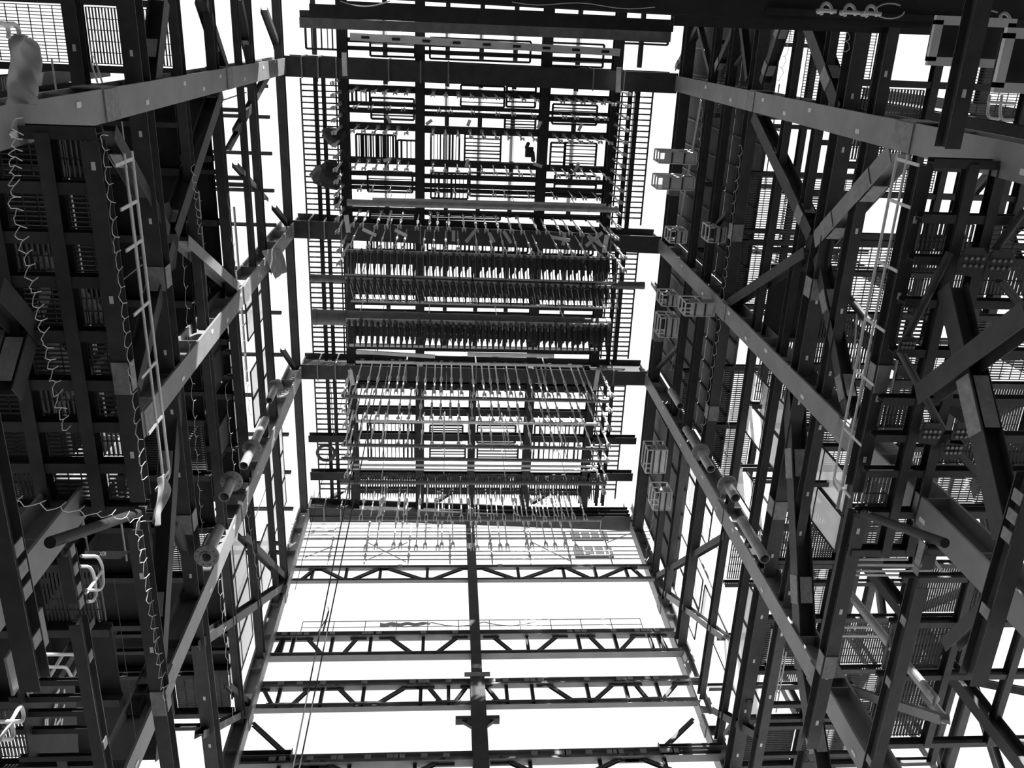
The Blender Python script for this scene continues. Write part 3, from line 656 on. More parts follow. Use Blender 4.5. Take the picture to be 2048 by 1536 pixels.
# left walkway seen from below: its beams read on the floor plane
zf = WZL
ysl = [on_z(120, v, zf).y for v in (264, 374, 473, 560, 667, 765, 848, 930, 1015)]
xsl = [WXL - .1, on_z(138, 576, zf).x, on_z(20, 576, zf).x, -16]
floor('left', zf, ysl, xsl, 'lowest walkway', .8, .2, .45, 'x', bw=.3)
# right walkway
zf2 = WZR
ysr = [on_z(1900, v, zf2).y for v in (326, 436, 520, 605, 704, 800, 873, 943, 1025, 1100)]
xsr = [WXR + .1, on_z(1885, 576, zf2).x, on_z(1962, 480, zf2).x, 20.0]
floor('right', zf2, ysr, xsr, 'lowest walkway', .55, .0, .4, 'y', bw=.24, skip=((0, 0), (4, 1), (5, 1), (8, 0), (8, 1), (3, 2)))
# higher floors
floor('left', zl[3], rng(3, 34, 11), [XL - .7, -14, -18, -22], 'second floor up', .12, .86, .5)
floor('left', zl[3] + 1, [-8, -5.5, -3, -.5, 2], [XL - .7, -14.5, -18.5, -22.5], 'open bay over the tarpaulin', .3, .0, .4, bw=.26)
floor('left', zl[4], rng(3, 24, 7), [XL - .7, -13.5, -17.5, -22], 'third floor up', .05, .93, .5)
floor('left', zl[7] - 2.5, [3.6, 5.4, 7.6, 9.9, 12.1, 15, 18, 21, 24, 27, 30, 33], [XL - .7, -16.5], 'top gallery', .0, .0, .26, secondary=False, bw=.2)
floor('right', zr[3], rng(-8, 35, 14), [XR + .7, 18.5, 22.3, 26], 'second floor up', .4, .02, .4, bw=.24)
floor('right', zr[5], rng(-8, 35, 12), [XR + .7, 19, 23, 27], 'third floor up', .3, .04, .4, bw=.24)
floor('right', zr[6], rng(-8, 24, 9), [XR + .7, 18, 21.5], 'fourth floor up', .3, .15, .4, bw=.24)
floor('right', zr[8], rng(-8, 24, 8), [XR + .7, 18, 21], 'fifth floor up', .25, .2, .36, bw=.22)
# low floors at the very bottom of the frame
floor('left', 25.5, [on_z(120, v, 25.5).y for v in (1130, 1260, 1400, 1530)], [-11.2, -13.5, -16, -19.5], 'low landing', .5, .5, .45)
floor('right', 25.0, [on_z(1850, v, 25).y for v in (1155, 1245, 1350, 1485)], [16, 18.5, 21, 24.5], 'low landing', .4, 0, .36, 'y', bw=.22)
# outer columns and their bracing
for side, Xs, YY in (('left', (-16.8, -23), YL), ('right', (20.8, 27), YR)):
    for j, X in enumerate(Xs):
        for k in range(5):
            top = (46 if side == 'left' else 58) if j else 47
            m = MB(); m.ibeam((X, YY[k], -1.6), (X, YY[k], top), .6, .5, (1, 0, 0)); tag(m.build('outer_column', 'steel'), f'{"outer" if j else "inner"} aisle column on the {side}, {ROWS[k]}', 'column')
            if k < 4 and j:
                lv = (zl[1] + 1, zl[3], zl[4]) if side == 'left' else (zr[1] + 1, zr[3], zr[5], zr[6])
                for i, (a, b) in enumerate(zip(lv[:-1], lv[1:])):
                    ym = (YY[k] + YY[k+1])/2
                    member('aisle_brace', f'rising aisle brace on the {side}, storey {("one", "two", "three")[i]}, {BAYS[k]}', 'brace', (X, YY[k], a), (X, ym, b), .4, .35, (1, 0, 0))
                    member('aisle_brace', f'falling aisle brace on the {side}, storey {("one", "two", "three")[i]}, {BAYS[k]}', 'brace', (X, YY[k+1], a), (X, ym, b), .4, .35, (1, 0, 0))
                for i, zz in enumerate(lv):
                    member('outer_beam', f'outer wall beam of the {side} aisle, {ORD[i]} level, {BAYS[k]}', 'beam', (X, YY[k], zz), (X, YY[k+1], zz), .6, .4)
# sheet cladding: outer left wall low down, inner right wall high up
for k in range(1, 4):
    m = MB(); m.cuboid((-23.6, (YL[k] + YL[k+1])/2, 33), .08, YL[k+1] - YL[k] - .2, 25); tag(m.build('cladding_sheet', 'clad'), f'dark wall cladding outside the left aisle, {BAYS[k]}', 'cladding')
for k in range(4):
    for i, (z0, z1) in enumerate(((45, 50.6), (50.8, 56.6), (56.8, 63))):
        if k == 3 and i == 0: continue
        m = MB(); m.cuboid((XR + 1.3, (YR[k] + YR[k+1])/2, (z0 + z1)/2), .06, YR[k+1] - YR[k] - .6, z1 - z0)
        o = tag(m.build('cladding_sheet', 'clad' if k < 2 else 'net'), f'dim cladding sheet high behind the right wall, {ORD[i]} up, {BAYS[k]}', 'cladding')
        m = MB()
        for j in range(7):
            y = YR[k] + .6 + (YR[k+1] - YR[k] - 1.2)*j/6; m.box((XR + 1.2, y, z0), (XR + 1.2, y, z1), .16, .1, (0, 1, 0))
        m.build('cladding_rail', 'steel', o)

# big crossing members close to the aisles
def big(a, b, X, h, wd, lab, m='steel', sp=(), tubular=False):
    p = on_x(a[0], a[1], X); q = on_x(b[0], b[1], X); return member('aisle_strut', lab, 'strut', p, q, h, wd, (1, 0, 0), m, sp=sp, tubular=tubular)
def bigz(a, b, Z, h, wd, lab, tubular=True):
    return member('plan_brace', lab, 'brace', on_z(a[0], a[1], Z), on_z(b[0], b[1], Z), h, wd, (0, 0, 1), tubular=True)
big((2070, 625), (1850, 790), 13.9, .55, .6, 'pale-edged strut rising to the right edge, crossing a splice-plated one')
big((1905, 575), (2020, 1075), 14.1, .55, .62, 'long splice-plated strut crossing the pale-edged one near the right edge', sp=((.5, 1.6),))
bigz((1900, 505), (1805, 690), WZR - .35, .3, .22, 'round strut up to the bolted node near the right edge', tubular=True)
bigz((1800, 700), (1885, 860), WZR - .35, .3, .24, 'round strut ending at the double bolted plates', tubular=True)
bigz((1915, 905), (2000, 990), WZR - .35, .3, .24, 'round strut below the double bolted plates', tubular=True)
bigz((2048, 420), (1990, 500), WZR - .35, .3, .22, 'round strut at the right edge above the bolted node', tubular=True)
bigz((2000, 560), (2050, 620), WZR - .35, .3, .24, 'round strut at the right edge below the bolted node', tubular=True)
big((1728, 1028), (1890, 1086), 13.2, .3, .27, 'dark round strut meeting the second right column low down', 'dark', tubular=True)
big((1685, 1170), (1870, 1400), 16.4, .34, .34, 'thick grey tube strut with bolted ends, lower right', 'pipe', ((.04, .7), (.96, .7)), True)
big((1850, 1390), (1890, 1440), 17.5, .34, .34, 'stub of tube strut with bolted end, lower right', 'pipe', ((.05, .5),), True)
big((1655, 1365), (1890, 1440), 16.2, .34, .3, 'shallow strut with a paler tone, lower right', 'column')  # paler material over the whole strut
big((2048, 1150), (1900, 1290), 17, .5, .45, 'dark strut climbing at the lower right edge')
big((-20, 575), (152, 770), -10.9, .55, .6, 'broad dark strut sloping down from the left edge')
big((75, 560), (10, 790), -11, .6, .6, 'steep dark strut with splice plate by the left edge', sp=((.75, 1.4),))
big((80, 510), (235, 660), -11.4, .3, .26, 'slim dark strut under the left walkway, upper')
big((225, 690), (100, 820), -11.4, .3, .26, 'slim dark strut under the left walkway, lower')
big((278, 1025), (100, 1085), -8.6, .3, .27, 'dark round strut meeting the second left column low down', 'dark', tubular=True)
big((180, 1240), (90, 1390), -11.2, .3, .26, 'slim strut rising by the looped rails, lower left')
big((300, 1345), (265, 1430), -10.9, .4, .4, 'short dark strut beside the third left column, low')
for i, (c, X, s) in enumerate((((1862, 868), 17.7, .36), ((1926, 868), 17.7, .36), ((1945, 525), 18, .42), ((2000, 530), 18, .42), ((1905, 900), 17.6, .34), ((1815, 690), 17.4, .26))):
    p = on_z(c[0], c[1], WZR - .5); m = MB(); m.prism([(-s, -s*.4), (-s*.5, -s), (s*.7, -s), (s, -s*.2), (s, s*.8), (-s*.6, s)], p - V((0, 0, .03)), p + V((0, 0, .03)), (0, 1, 0))
    o = tag(m.build('node_plate', 'steel'), ('left of the double bolted plates near the right edge', 'right of the double bolted plates near the right edge', 'left bolted plate of the upper node, right edge', 'right bolted plate of the upper node, right edge', 'bolted plate just below the double plates', 'small bolted plate at the foot of a round strut')[i], 'gusset plate')
    m = MB()
    for a in range(4):
        for b in range(2): m.tube(p + V((-.6*s + .4*s*a, -.3*s + .5*s*b, -.03)), p + V((-.6*s + .4*s*a, -.3*s + .5*s*b, -.08)), .05, 6)
    m.build('bolts', 'bolt', o)

# ------------------------------------------------------------------ handrails along the inner walkways
def wall_rail(side, X, base, tops, z0, lab, end=True):
    s = 1 if side == 'left' else -1
    ys = [on_z(b[0], b[1], z0).y for b in base]
    m = MB(); m.tube((X, ys[0] - .2, z0 + 1.2), (X, ys[-1], z0 + 1.2), .045, 8)
    o = tag(m.build('walkway_rail', 'rail'), lab, 'handrail')
    MB().tube((X, ys[0] - .2, z0 + .62), (X, ys[-1], z0 + .62), .04, 8).build('mid_rail', 'rail', o)
    for y in ys:
        MB().box((X, y, z0 - .1), (X, y, z0 + 1.2), .035, .09, (0, 1, 0)).build('rail_post', 'rail', o)
    if end:
        y = ys[-1]; MB().path([V((X, y, z0 + 1.2)), V((X, y + .18, z0 + 1.12)), V((X, y + .22, z0 + .75)), V((X, y, z0 + .62))], .042, 8).build('rail_return', 'rail', o)
    return o
wall_rail('left', WXL + .05, ((222, 330), (234, 418), (242, 500), (258, 628), (272, 753), (290, 865), (305, 978)), 0, zf + .45, 'pale double handrail along the left walkway edge')
wall_rail('right', WXR - .05, ((1846, 330), (1821, 414), (1793, 541), (1768, 661), (1745, 768), (1721, 888), (1700, 992)), 0, zf2 + .4, 'pale double handrail along the right walkway edge')
def px_rail(pts, X, r, name, lab, m='rail'):
    return tag(MB().path([on_x(a, b, X) for a, b in pts], r, 8).build(name, m), lab, 'handrail')
# far handrails and ladders (twin stringers) seen through the frame
def ladder(a, b, X, w_, n, lab, m='rail'):
    p, q = on_x(a[0], a[1], X), on_x(b[0], b[1], X); d = (q - p).normalized(); s = d.cross(V((1, 0, 0))).normalized()*w_/2
    o = tag(MB().tube(p - s, q - s, .035, 6).build('ladder', m), lab, 'ladder'); MB().tube(p + s, q + s, .035, 6).build('stringer', m, o)
    for i in range(n):
        c = p.lerp(q, (i + .5)/n); MB().tube(c - s, c + s, .022, 6).build('rung', m, o)
for i, a in enumerate((((400, 380), (418, 590), xl - 1, .5, 5, 'pale ladder-like rail behind the left wall, longest'), ((318, 120), (330, 180), xl - 2, .35, 3, 'short pale ladder above the nearest left column'), ((185, 118), (205, 182), -12.5, .4, 3, 'pale twin rail above the left end of the bright column'),
        ((382, 190), (392, 290), xl - 1.5, .4, 3, 'pale twin rail left of the white opening'), ((415, 265), (423, 350), xl - 1, .4, 4, 'small pale ladder left of the white opening'), ((392, 1310), (402, 1400), xl - .8, .5, 2, 'white twin rail low behind the third left column'),
        ((1402, 200), (1385, 300), xr + .5, .22, 4, 'pale twin pipe ladder below the nearest right column head'), ((1385, 300), (1355, 470), xr + .5, .22, 4, 'pale twin pipe ladder running down past the work cages'), ((1724, 225), (1708, 290), xr + 1, .3, 3, 'pale ladder behind the right wall, upper'),
        ((1722, 385), (1700, 470), xr + 1.2, .3, 4, 'pale ladder right of the sunlit brace'), ((1720, 620), (1712, 740), xr + 1, .5, 3, 'pale twin rail right of the right node'), ((1570, 1300), (1550, 1420), xr + .6, .3, 5, 'white ladder low behind the third right column'),
        ((1530, 1010), (1522, 1080), xr + 1.4, .4, 3, 'pale ladder between second and third right columns'), ((1512, 350), (1500, 440), xr + 1, .3, 3, 'thin pale ladder left of the right node'), ((1700, 560), (1692, 640), xr + 2, .4, 4, 'small ladder under the tubular brace'))):
    ladder(*a)

# rounded loop handrails low on both sides
def loop(pts, X, lab, r=.05, m='rail'):
    P = [on_x(a, b, X) for a, b in pts]; Q = [P[0]]
    for i in range(1, len(P) - 1):                      # rounded corners
        a, b, c = P[i-1], P[i], P[i+1]; k = min(.35, (a-b).length*.4, (c-b).length*.4)
        s = b + (a-b).normalized()*k; e = b + (c-b).normalized()*k
        Q += [s, (s*.25 + b*.5 + e*.25), e]
    Q.append(P[-1]); return tag(MB().path(Q, r, 8).build('looped_rail', m), lab, 'handrail')
loop(((76, 1355), (78, 1318), (82, 1309), (150, 1309), (157, 1320), (155, 1335), (142, 1360)), -10.9, 'largest rounded loop rail over the stair, lower left')
loop(((70, 1334), (132, 1334), (140, 1348), (144, 1356)), -10.9, 'inner rounded rail inside the largest loop', .045)
loop(((124, 1312), (95, 1360)), -10.9, 'sloping bar across the largest loop rail')
loop(((-5, 1443), (45, 1443), (48, 1430), (42, 1408), (0, 1480)), -10.6, 'triangular loop rail at the left edge, low')
loop(((22, 1440), (28, 1470), (22, 1479), (0, 1478)), -10.6, 'small hooked rail under the triangular loop')
loop(((162, 1112), (195, 1112), (205, 1130), (207, 1170), (200, 1180), (172, 1180)), -10.9, 'upper rounded loop rail beside the grating, outer bar')
loop(((160, 1133), (180, 1133), (188, 1150), (193, 1190), (186, 1203), (175, 1203)), -10.9, 'upper rounded loop rail beside the grating, inner bar')
loop(((205, 1140), (172, 1187)), -10.9, 'sloping bar across the upper loop rail')
loop(((-4, 46), (12, 48), (18, 62), (17, 76)), -9.5, 'pale hoop rail at the top left edge, outer')
loop(((12, 48), (30, 48), (38, 60), (38, 74)), -9.5, 'pale hoop rail at the top left edge, inner')
loop(((50, 1360), (83, 1362)), -10.9, 'short pale bar under the loop rail, lower left'); loop(((100, 1358), (122, 1360)), -10.9, 'second short pale bar under the loop rail, lower left')
loop(((1980, 190), (1974, 228), (1980, 236), (1998, 238)), 19, 'pale looped rail under the hatch frames, first')
loop(((2004, 190), (1999, 230), (2006, 240), (2026, 240)), 19, 'pale looped rail under the hatch frames, second')
loop(((1976, 204), (2030, 207)), 19, 'pale bar joining the looped rails under the hatch')
loop(((1816, 935), (1826, 912), (1870, 912)), 18, 'pale looped rail above the right lowest grating'); loop(((1816, 935), (1930, 935), (1905, 905)), 18, 'pale long rail above the right lowest grating')
loop(((1930, 888), (1962, 908), (1958, 934)), 18, 'pale bent rail right of the double plates')
for i, (a, b) in enumerate((((1712, 1119), (1815, 1119)), ((1712, 1130), (1850, 1131)), ((1712, 1142), (1865, 1143)), ((1890, 1150), (1868, 1119)), ((1712, 1150), (1868, 1151)), ((1690, 1255), (1750, 1255)), ((1865, 1263), (1930, 1263)), ((1685, 1272), (1760, 1273)), ((1870, 1281), (1925, 1281)))):
    loop((a, b), 18.5, f'white rail of the low right landings, {ORD[i]} down')

for side, X, px, y0, y1, n in (('left', WXL, -112, 6.6, 13.2, 'left'), ('right', WXR, 2228, 8.8, 14.5, 'right')):
    z = on_x(px, 300, X).z; s = 1 if side == 'left' else -1; xo = X - s*.25
    o = member('walkway_beam', f'short thick beam with cleat plates at the {n} edge, lower half', 'beam', (xo, y0, z), (xo, y1, z), .5, .42)
    for y in ((y0 + 3.2, y0 + 3.7, y0 + 4.2, y0 + 5.4) if s > 0 else (y0 + .5, y0 + 1, y0 + 1.5, y0 + 3.6)): plate(o, (xo + s*.23, y, z - .05), (s, 0, 0), (0, 1, 0), .3, .34, 2, 3, .03, 'cleat_plate', .03)

rc = random.Random(3)
for side, X, lv in (('left', XL, zl), ('right', XR, zr)):
    s = -1 if side == 'left' else 1
    for i in range(16):
        z = rc.uniform(27, 52); y0 = rc.uniform(1, 20); L = rc.uniform(5, 12); x = X + s*rc.uniform(.9, 3.2)
        tag(MB().tube((x, y0, z), (x, y0 + L, z), rc.choice((.03, .04, .07)), 8).build('conduit', rc.choice(('rail', 'column', 'steel'))), f'thin conduit running along behind the {side} wall', 'conduit', f'conduits behind the {side} wall')
    for i in range(14):
        z = rc.uniform(29, 50); y = rc.uniform(3, 33); x = X + s*rc.uniform(.8, 2.5)
        tag(MB().tube((x, y, z), (x + s*.1, y, z + rc.uniform(4, 10)), rc.choice((.025, .035, .06)), 8).build('riser_pipe', rc.choice(('rail', 'column'))), f'thin upright riser pipe behind the {side} wall', 'pipe', f'riser pipes behind the {side} wall')
    for i in range(15):
        j = rc.choice((2, 3, 4, 5, 6)); y = rc.uniform(3, 33); x = X + s*.5
        member('cross_strut', f'short strut tying the {side} wall to its aisle', 'strut', (x, y, lv[j] - .1), (x + s*rc.uniform(3, 6), y, lv[j] - .1), .26, .2, group=f'short struts of the {side} wall')

# safety mesh screens tied between the wall beams, with their frames
rm = random.Random(9)
for side, X, YY, lst in (('left', XL - 1.1, YL, ((2, 40, 46), (2, 49, 54.5), (3, 39, 44.5), (3, 45, 50.5), (3, 51.5, 57))), ('right', XR + 1.2, YR, ((3, 33, 38), (3, 39, 44.5), (3, 45, 50.4), (2, 37, 42), (2, 30, 35)))):
    for i, (k, z0, z1) in enumerate(lst):
        n = 5; w_ = (YY[k+1] - YY[k] - 1.2)/n
        for j in range(n):
            if rm.random() < .35: continue
            y0 = YY[k] + .6 + w_*j; m = MB(); m.v = [V((X, y0 + .1, z0)), V((X, y0 + w_ - .1, z0)), V((X, y0 + w_ - .1, z1)), V((X, y0 + .1, z1))]; m.f = [(0, 1, 2, 3)]
            o = tag(m.build('mesh_screen', 'mesh'), f'pale safety mesh screen on the {side} wall, {BAYS[k]}', 'screen', f'mesh screens of the {side} wall, {BAYS[k]}')
            m = MB(); m.path([V((X, y0 + .05, z0)), V((X, y0 + w_ - .05, z0)), V((X, y0 + w_ - .05, z1)), V((X, y0 + .05, z1)), V((X, y0 + .05, z0))], .05, 6); m.tube((X, y0, (z0+z1)/2), (X, y0 + w_, (z0+z1)/2), .04, 6); m.build('screen_frame', 'steel', o)
# ------------------------------------------------------------------ festoon cords clipped along beams
def cord(a, b, X, n, amp, lab, r=.0105, tick=.16):
    p, q = on_x(a[0], a[1], X), on_x(b[0], b[1], X); pts = []; s = 1 if X < 0 else -1
    for i in range(n*4 + 1):
        t = i/(n*4); ph = i % 4
        pts.append(p.lerp(q, t) + V((s*.03, random.uniform(-.05, .05), -.75*amp*math.sin(math.pi*ph/4)*random.uniform(.5, 1.1))))
    o = tag(MB().path(pts, r, 5).build('festoon_cord', 'cord'), lab, 'cord')
    for i in range(0, n*4 + 1, 4):
        MB().tube(pts[i], pts[i] + V((s*.05, random.uniform(-.1, .1), tick)), r*1.1, 5).build('cord_tie', 'cord', o)
cord((203, 265), (285, 960), WXL + .05, 22, .3, 'pale looping cord tied along the left walkway edge')
cord((272, 1045), (330, 1400), WXL + .05, 14, .35, 'pale cord looping down the beam below the left walkway')
cord((383, 330), (400, 470), XL - .1, 8, .45, 'looping cord left of the pale ladder rail')
cord((455, 385), (500, 830), XL - .05, 14, .4, 'thin cord along the beam left of the second left column head')
cord((365, 500), (405, 1080), XL - .05, 16, .35, 'sparse cord along the second wall beam on the left')
cord((450, 770), (470, 960), XL - .05, 6, .3, 'cord with pale ties near the stub pipes on the left')
cord((492, 1010), (520, 1180), XL, 7, .35, 'cord on the beam beside the far left corner')
cord((436, 1160), (468, 1440), XL, 9, .35, 'cord along the low beam by the far left corner')
cord((30, 240), (25, 390), -8.6, 8, .4, 'tangled pale cord at the top of the left walkway')
cord((24, 390), (130, 860), -8.8, 18, .4, 'wandering pale cord under the left walkway')
cord((30, 1000), (300, 1040), -8.4, 8, .3, 'pale cord slung across the end of the left walkway')
tag(MB().tube(on_x(228, 1160, -8.6), on_x(272, 1480, -8.6), .012, 5).build('hanging_line', 'rope'), 'thin dark line hanging below the left walkway', 'rope')
cord((1483, 290), (1445, 600), XR - .05, 14, .45, 'looping cord along the wall beam right of the work cages')
cord((1440, 640), (1408, 850), XR - .05, 9, .5, 'wavy cord below the second right column')
cord((1404, 850), (1398, 900), XR - .05, 3, .5, 'wavy cord end beside the right stub pipes')
cord((1462, 820), (1440, 1000), XR - .05, 7, .35, 'cord with ties right of the stub pipes')
cord((1588, 40), (1560, 160), XR - .1, 5, .4, 'cord with pale ties above the nearest right column')
cord((1405, 215), (1395, 340), XR + .1, 6, .4, 'pale cord beside the twin pipe ladder')
cord((1700, 40), (1690, 105), XR - .3, 3, .5, 'pale cord hanging beside the thick right brace')
cord((1360, 640), (1342, 740), XR + .2, 5, .35, 'cord near the head of third right column')
cord((1312, 1000), (1290, 1120), XR + .2, 6, .3, 'cord tangle by the far right corner')
# ------------------------------------------------------------------ stub pipes hanging open-ended near the walls
def stub(a, b, X, r, lab, flange=None, m='pipe'):
    q = on_x(b[0], b[1], X); t = on_x(a[0], a[1], X); o = tag(MB().pipe((q.x, q.y, t.z), q, r, r*.14, 18).build('stub_pipe', m), lab, 'pipe')
    if flange is not None:
        z = q.z + (t.z - q.z)*flange; mm = MB(); mm.pipe((q.x, q.y, z), (q.x, q.y, z + .14), r*2.1, r*1.1, 20)
        for i in range(10): mm.tube((q.x + r*1.7*math.cos(i*.628), q.y + r*1.7*math.sin(i*.628), z - .06), (q.x + r*1.7*math.cos(i*.628), q.y + r*1.7*math.sin(i*.628), z + .2), .03, 6)
        mm.build('flange', 'column', o)
stub((531, 850), (487, 932), XL + .35, .23, 'grey open stub pipe left of the shaft, second from the top', .35)
stub((556, 765), (538, 801), XL + .3, .2, 'small open stub pipe left of the shaft, topmost', .7)
stub((468, 965), (448, 994), XL + .5, .24, 'open stub pipe left of the shaft with big ring flange', .75)
stub((437, 1046), (412, 1115), XL + .5, .24, 'bright stub pipe left of the shaft, lowest', .02)
stub((1342, 780), (1361, 812), XR - .2, .22, 'dark open stub pipe right of the shaft, topmost')
stub((1372, 858), (1396, 898), XR - .3, .22, 'stub pipe right of the shaft, second from the top')
stub((1396, 896), (1422, 938), XR - .4, .24, 'flanged open stub pipe right of the shaft with a glint', .75)
stub((1452, 960), (1471, 996), XR - .5, .24, 'open stub pipe right of the shaft with big ring flange', .78)
stub((1482, 1048), (1530, 1118), XR - .5, .24, 'long grey stub pipe right of the shaft, lowest')
# ------------------------------------------------------------------ work cages on the right wall
def cage(a, b, Z, lab, solid=True):
    p, q = on_z(a[0], a[1], Z), on_z(b[0], b[1], Z); x0, x1 = sorted((p.x, q.x)); y0, y1 = sorted((p.y, q.y)); zb, zt = Z, Z + 1.4
    m = MB()
    for z in (zb, (zb + zt)/2, zt):
        m.path([V((x0, y0, z)), V((x1, y0, z)), V((x1, y1, z)), V((x0, y1, z)), V((x0, y0, z))], .05, 6)
    o = tag(m.build('work_cage', 'rail'), lab, 'work cage')
    m = MB()
    for x in (x0, (x0+x1)/2, x1):
        for y in (y0, y1): m.tube((x, y, zb), (x, y, zt), .045, 6)
    m.build('cage_posts', 'rail', o)
    if solid:
        m = MB(); m.cuboid(((x0+x1)/2 + .1, (y0+y1)/2, zb), x1 - x0 - .4, y1 - y0 - .1, .05); m.build('cage_floor', 'spacer', o)
        m = MB(); m.box((x0 + .3, y0, zb + .4), (x1 - .05, y0, zb + .4), .04, .7); m.build('kick_panel', 'column', o)
        m = MB()
        for f in (.33, .66): m.box((x0 + (x1-x0)*f, y0, zb - .06), (x0 + (x1-x0)*f, y1, zb - .06), .08, .08)
        m.build('floor_bearer', 'steel', o)
for i, (a, b, Z) in enumerate((((1320, 304), (1392, 328), 53), ((1316, 354), (1388, 380), 53), ((1420, 455), (1450, 485), 48), ((1342, 462), (1372, 486), 52), ((1326, 590), (1354, 612), 52), ((1372, 606), (1428, 632), 46), ((1322, 636), (1354, 674), 52), ((1296, 900), (1330, 946), 52), ((1310, 985), (1340, 1020), 50))):
    cage(a, b, Z, f'pale railed work cage on the right wall, {ORD[i]} of nine counted downward')
# ------------------------------------------------------------------ hatch frames at the top right
def hatch(a, b, Z, bw, lab, top=True):
    p, q = on_z(a[0], a[1], Z), on_z(b[0], b[1], Z); x0, x1 = sorted((p.x, q.x)); y0, y1 = sorted((p.y, q.y)); m = MB()
    for (s, e) in (((x0, y0), (x0, y1)), ((x1, y0), (x1, y1)), ((x0 - bw/2, y1), (x1 + bw/2, y1)), ((x0 - bw/2, y0), (x1 + bw/2, y0))): m.box((*s, Z), (*e, Z), bw, .12)
    o = tag(m.build('hatch_frame', 'spacer'), lab, 'hatch'); m = MB(); m.cuboid(((x0+x1)/2, (y0+y1)/2, Z + .3), x1 - x0, y1 - y0, .04); m.build('hatch_lid', 'dark', o)
hatch((1878, 40), (2004, 128), 24, .22, 'pale-framed dark hatch at the top right, left of two')
hatch((2020, 66), (2120, 180), 20, .22, 'pale-framed dark hatch at the top right, cut by the edge')
# the dark girder overhead along the top edge, its rails and shackles
Zg = 26.0
p, q = on_z(560, -14, Zg), on_z(2080, 22, Zg); yb = (p.y + q.y)/2
o = member('overhead_girder', 'broad black girder overhead along the top edge', 'girder', (p.x, yb - .3, Zg + .6), (q.x + 1, yb - .1, Zg + .6), 1.2, 1.0, m='dark')
p, q = on_z(1345, 34, Zg + 6), on_z(2000, 58, Zg + 6)
member('overhead_rail', 'dark lower rail beam under the top edge girder, right', 'beam', p, q, .5, .55, m='dark')
p, q = on_z(1530, 22, Zg), on_z(2060, 48, Zg)
member('overhead_rail', 'slim rail between overhead girder and shackles', 'beam', p, q, .25, .18, m='dark')
p, q = on_z(620, 20, 58), on_z(1345, 52, 58); member('overhead_tie', 'dark tie beam across the shaft just under the top girder', 'beam', p, q, .6, .7, m='dark')
p, q = on_z(600, 45, 59), on_z(1340, 74, 59); member('overhead_tie', 'perforated-looking tie beam second from the top edge', 'beam', p, q, .5, .6, m='header')
p, q = on_z(600, 28, 59), on_z(1060, 40, 59); member('overhead_tie', 'grey tie beam at the top edge, left half', 'beam', p, q, .4, .45)
p, q = on_z(700, 73, 59.5), on_z(1240, 105, 59.5)
o = tag(MB().box(p, q, .45, .1).build('slotted_channel', 'spacer'), 'pale slotted channel across the roof above the nearest girder', 'channel')
m = MB()
for i in range(9):
    c = p.lerp(q, (i + .5)/9); m.box(c + V((-.25, 0, -.06)), c + V((.25, 0, -.06)), .16, .03)
m.build('slots', 'dark', o)
for i, px in enumerate((1656, 1703, 1746, 2014)):
    c = on_z(px, (22, 25, 27, 42)[i], Zg - .8); k = 1.0
    o = tag(MB().path([c + V((.15*math.cos(t), -.2*math.sin(t), .1*math.sin(t) + .1)) for t in [math.pi*j/8 - .3 for j in range(11)]], .045, 8).build('shackle', 'rail'), f'pale shackle on the overhead girder, {ORD[i]} from the left', 'shackle')
    MB().tube(c + V((-.24, 0, .02)), c + V((.24, 0, .02)), .05, 8).build('shackle_pin', 'rail', o)
    MB().tube(c + V((0, 0, .4)), c + V((0, 0, .8)), .07, 8).build('shackle_link', 'spacer', o)
for i, px in enumerate((1780, 1975)):
    c = on_z(px, 22 + i*14, Zg - .2); pts = [c + V((.42*math.cos(t), .12*math.sin(t)*1.6, 0)) for t in [2*math.pi*j/14 for j in range(13)]]
    tag(MB().path(pts, .02, 5).build('wire_loop', 'cord'), f'wire loop on the overhead girder, {("beside the shackles", "near the top right corner")[i]}', 'wire')
pts = [on_z(1024 + 26*i, 4 + .55*i*2 + 4*math.sin(i*.9), Zg - .1) for i in range(12)]
tag(MB().path(pts, .012, 5).build('loose_wire', 'cord'), 'thin loose wire along the overhead girder, top centre', 'wire')
tag(MB().path([on_z(680 + 10*i, 2 + 11*math.sin(i*math.pi/10), 30) for i in range(11)], .02, 5).build('loose_wire', 'cord'), 'slack wire loop at the top edge left of centre', 'wire')
# two long ropes slanting down the shaft
for i, (a, b) in enumerate((((738, 768), (585, 1540)), ((755, 768), (598, 1540)))):
    p = on_z(a[0], a[1], 58); q = on_z(b[0], b[1], 30 + i*.3)
    o = tag(MB().tube(p, q, .035, 6).build('wire_rope', 'rope'), f'{("outer", "inner")[i]} of the twin ropes slanting down the shaft', 'rope')
p = on_z(738, 768, 58); tag(MB().tube(p, on_z(812, 385, 60), .02, 5).build('wire_rope', 'rope'), 'thin rope running up from the twin ropes to the light header', 'rope')
for i, (a, b) in enumerate((((690, 775), (590, 1180)), ((666, 768), (672, 872)), ((661, 768), (667, 876)))):
    tag(MB().tube(on_z(a[0], a[1], 59), on_z(b[0], b[1], 59 if i else 50), .03 if i else .022, 5).build('hoist_rope', 'rope'), ('single rope slanting over the left joist strip', 'short hoist rope by the left strip, right one', 'short hoist rope by the left strip, left one')[i], 'rope')
c = on_z(652, 906, 58); m = MB().path([c + V((.62*math.cos(t), .4*math.sin(t)*1.5, 0)) for t in [2*math.pi*j/18 for j in range(19)]], .12, 8); tag(m.build('rope_coil', 'steel'), 'round ring hanging by the left joist strip', 'ring')
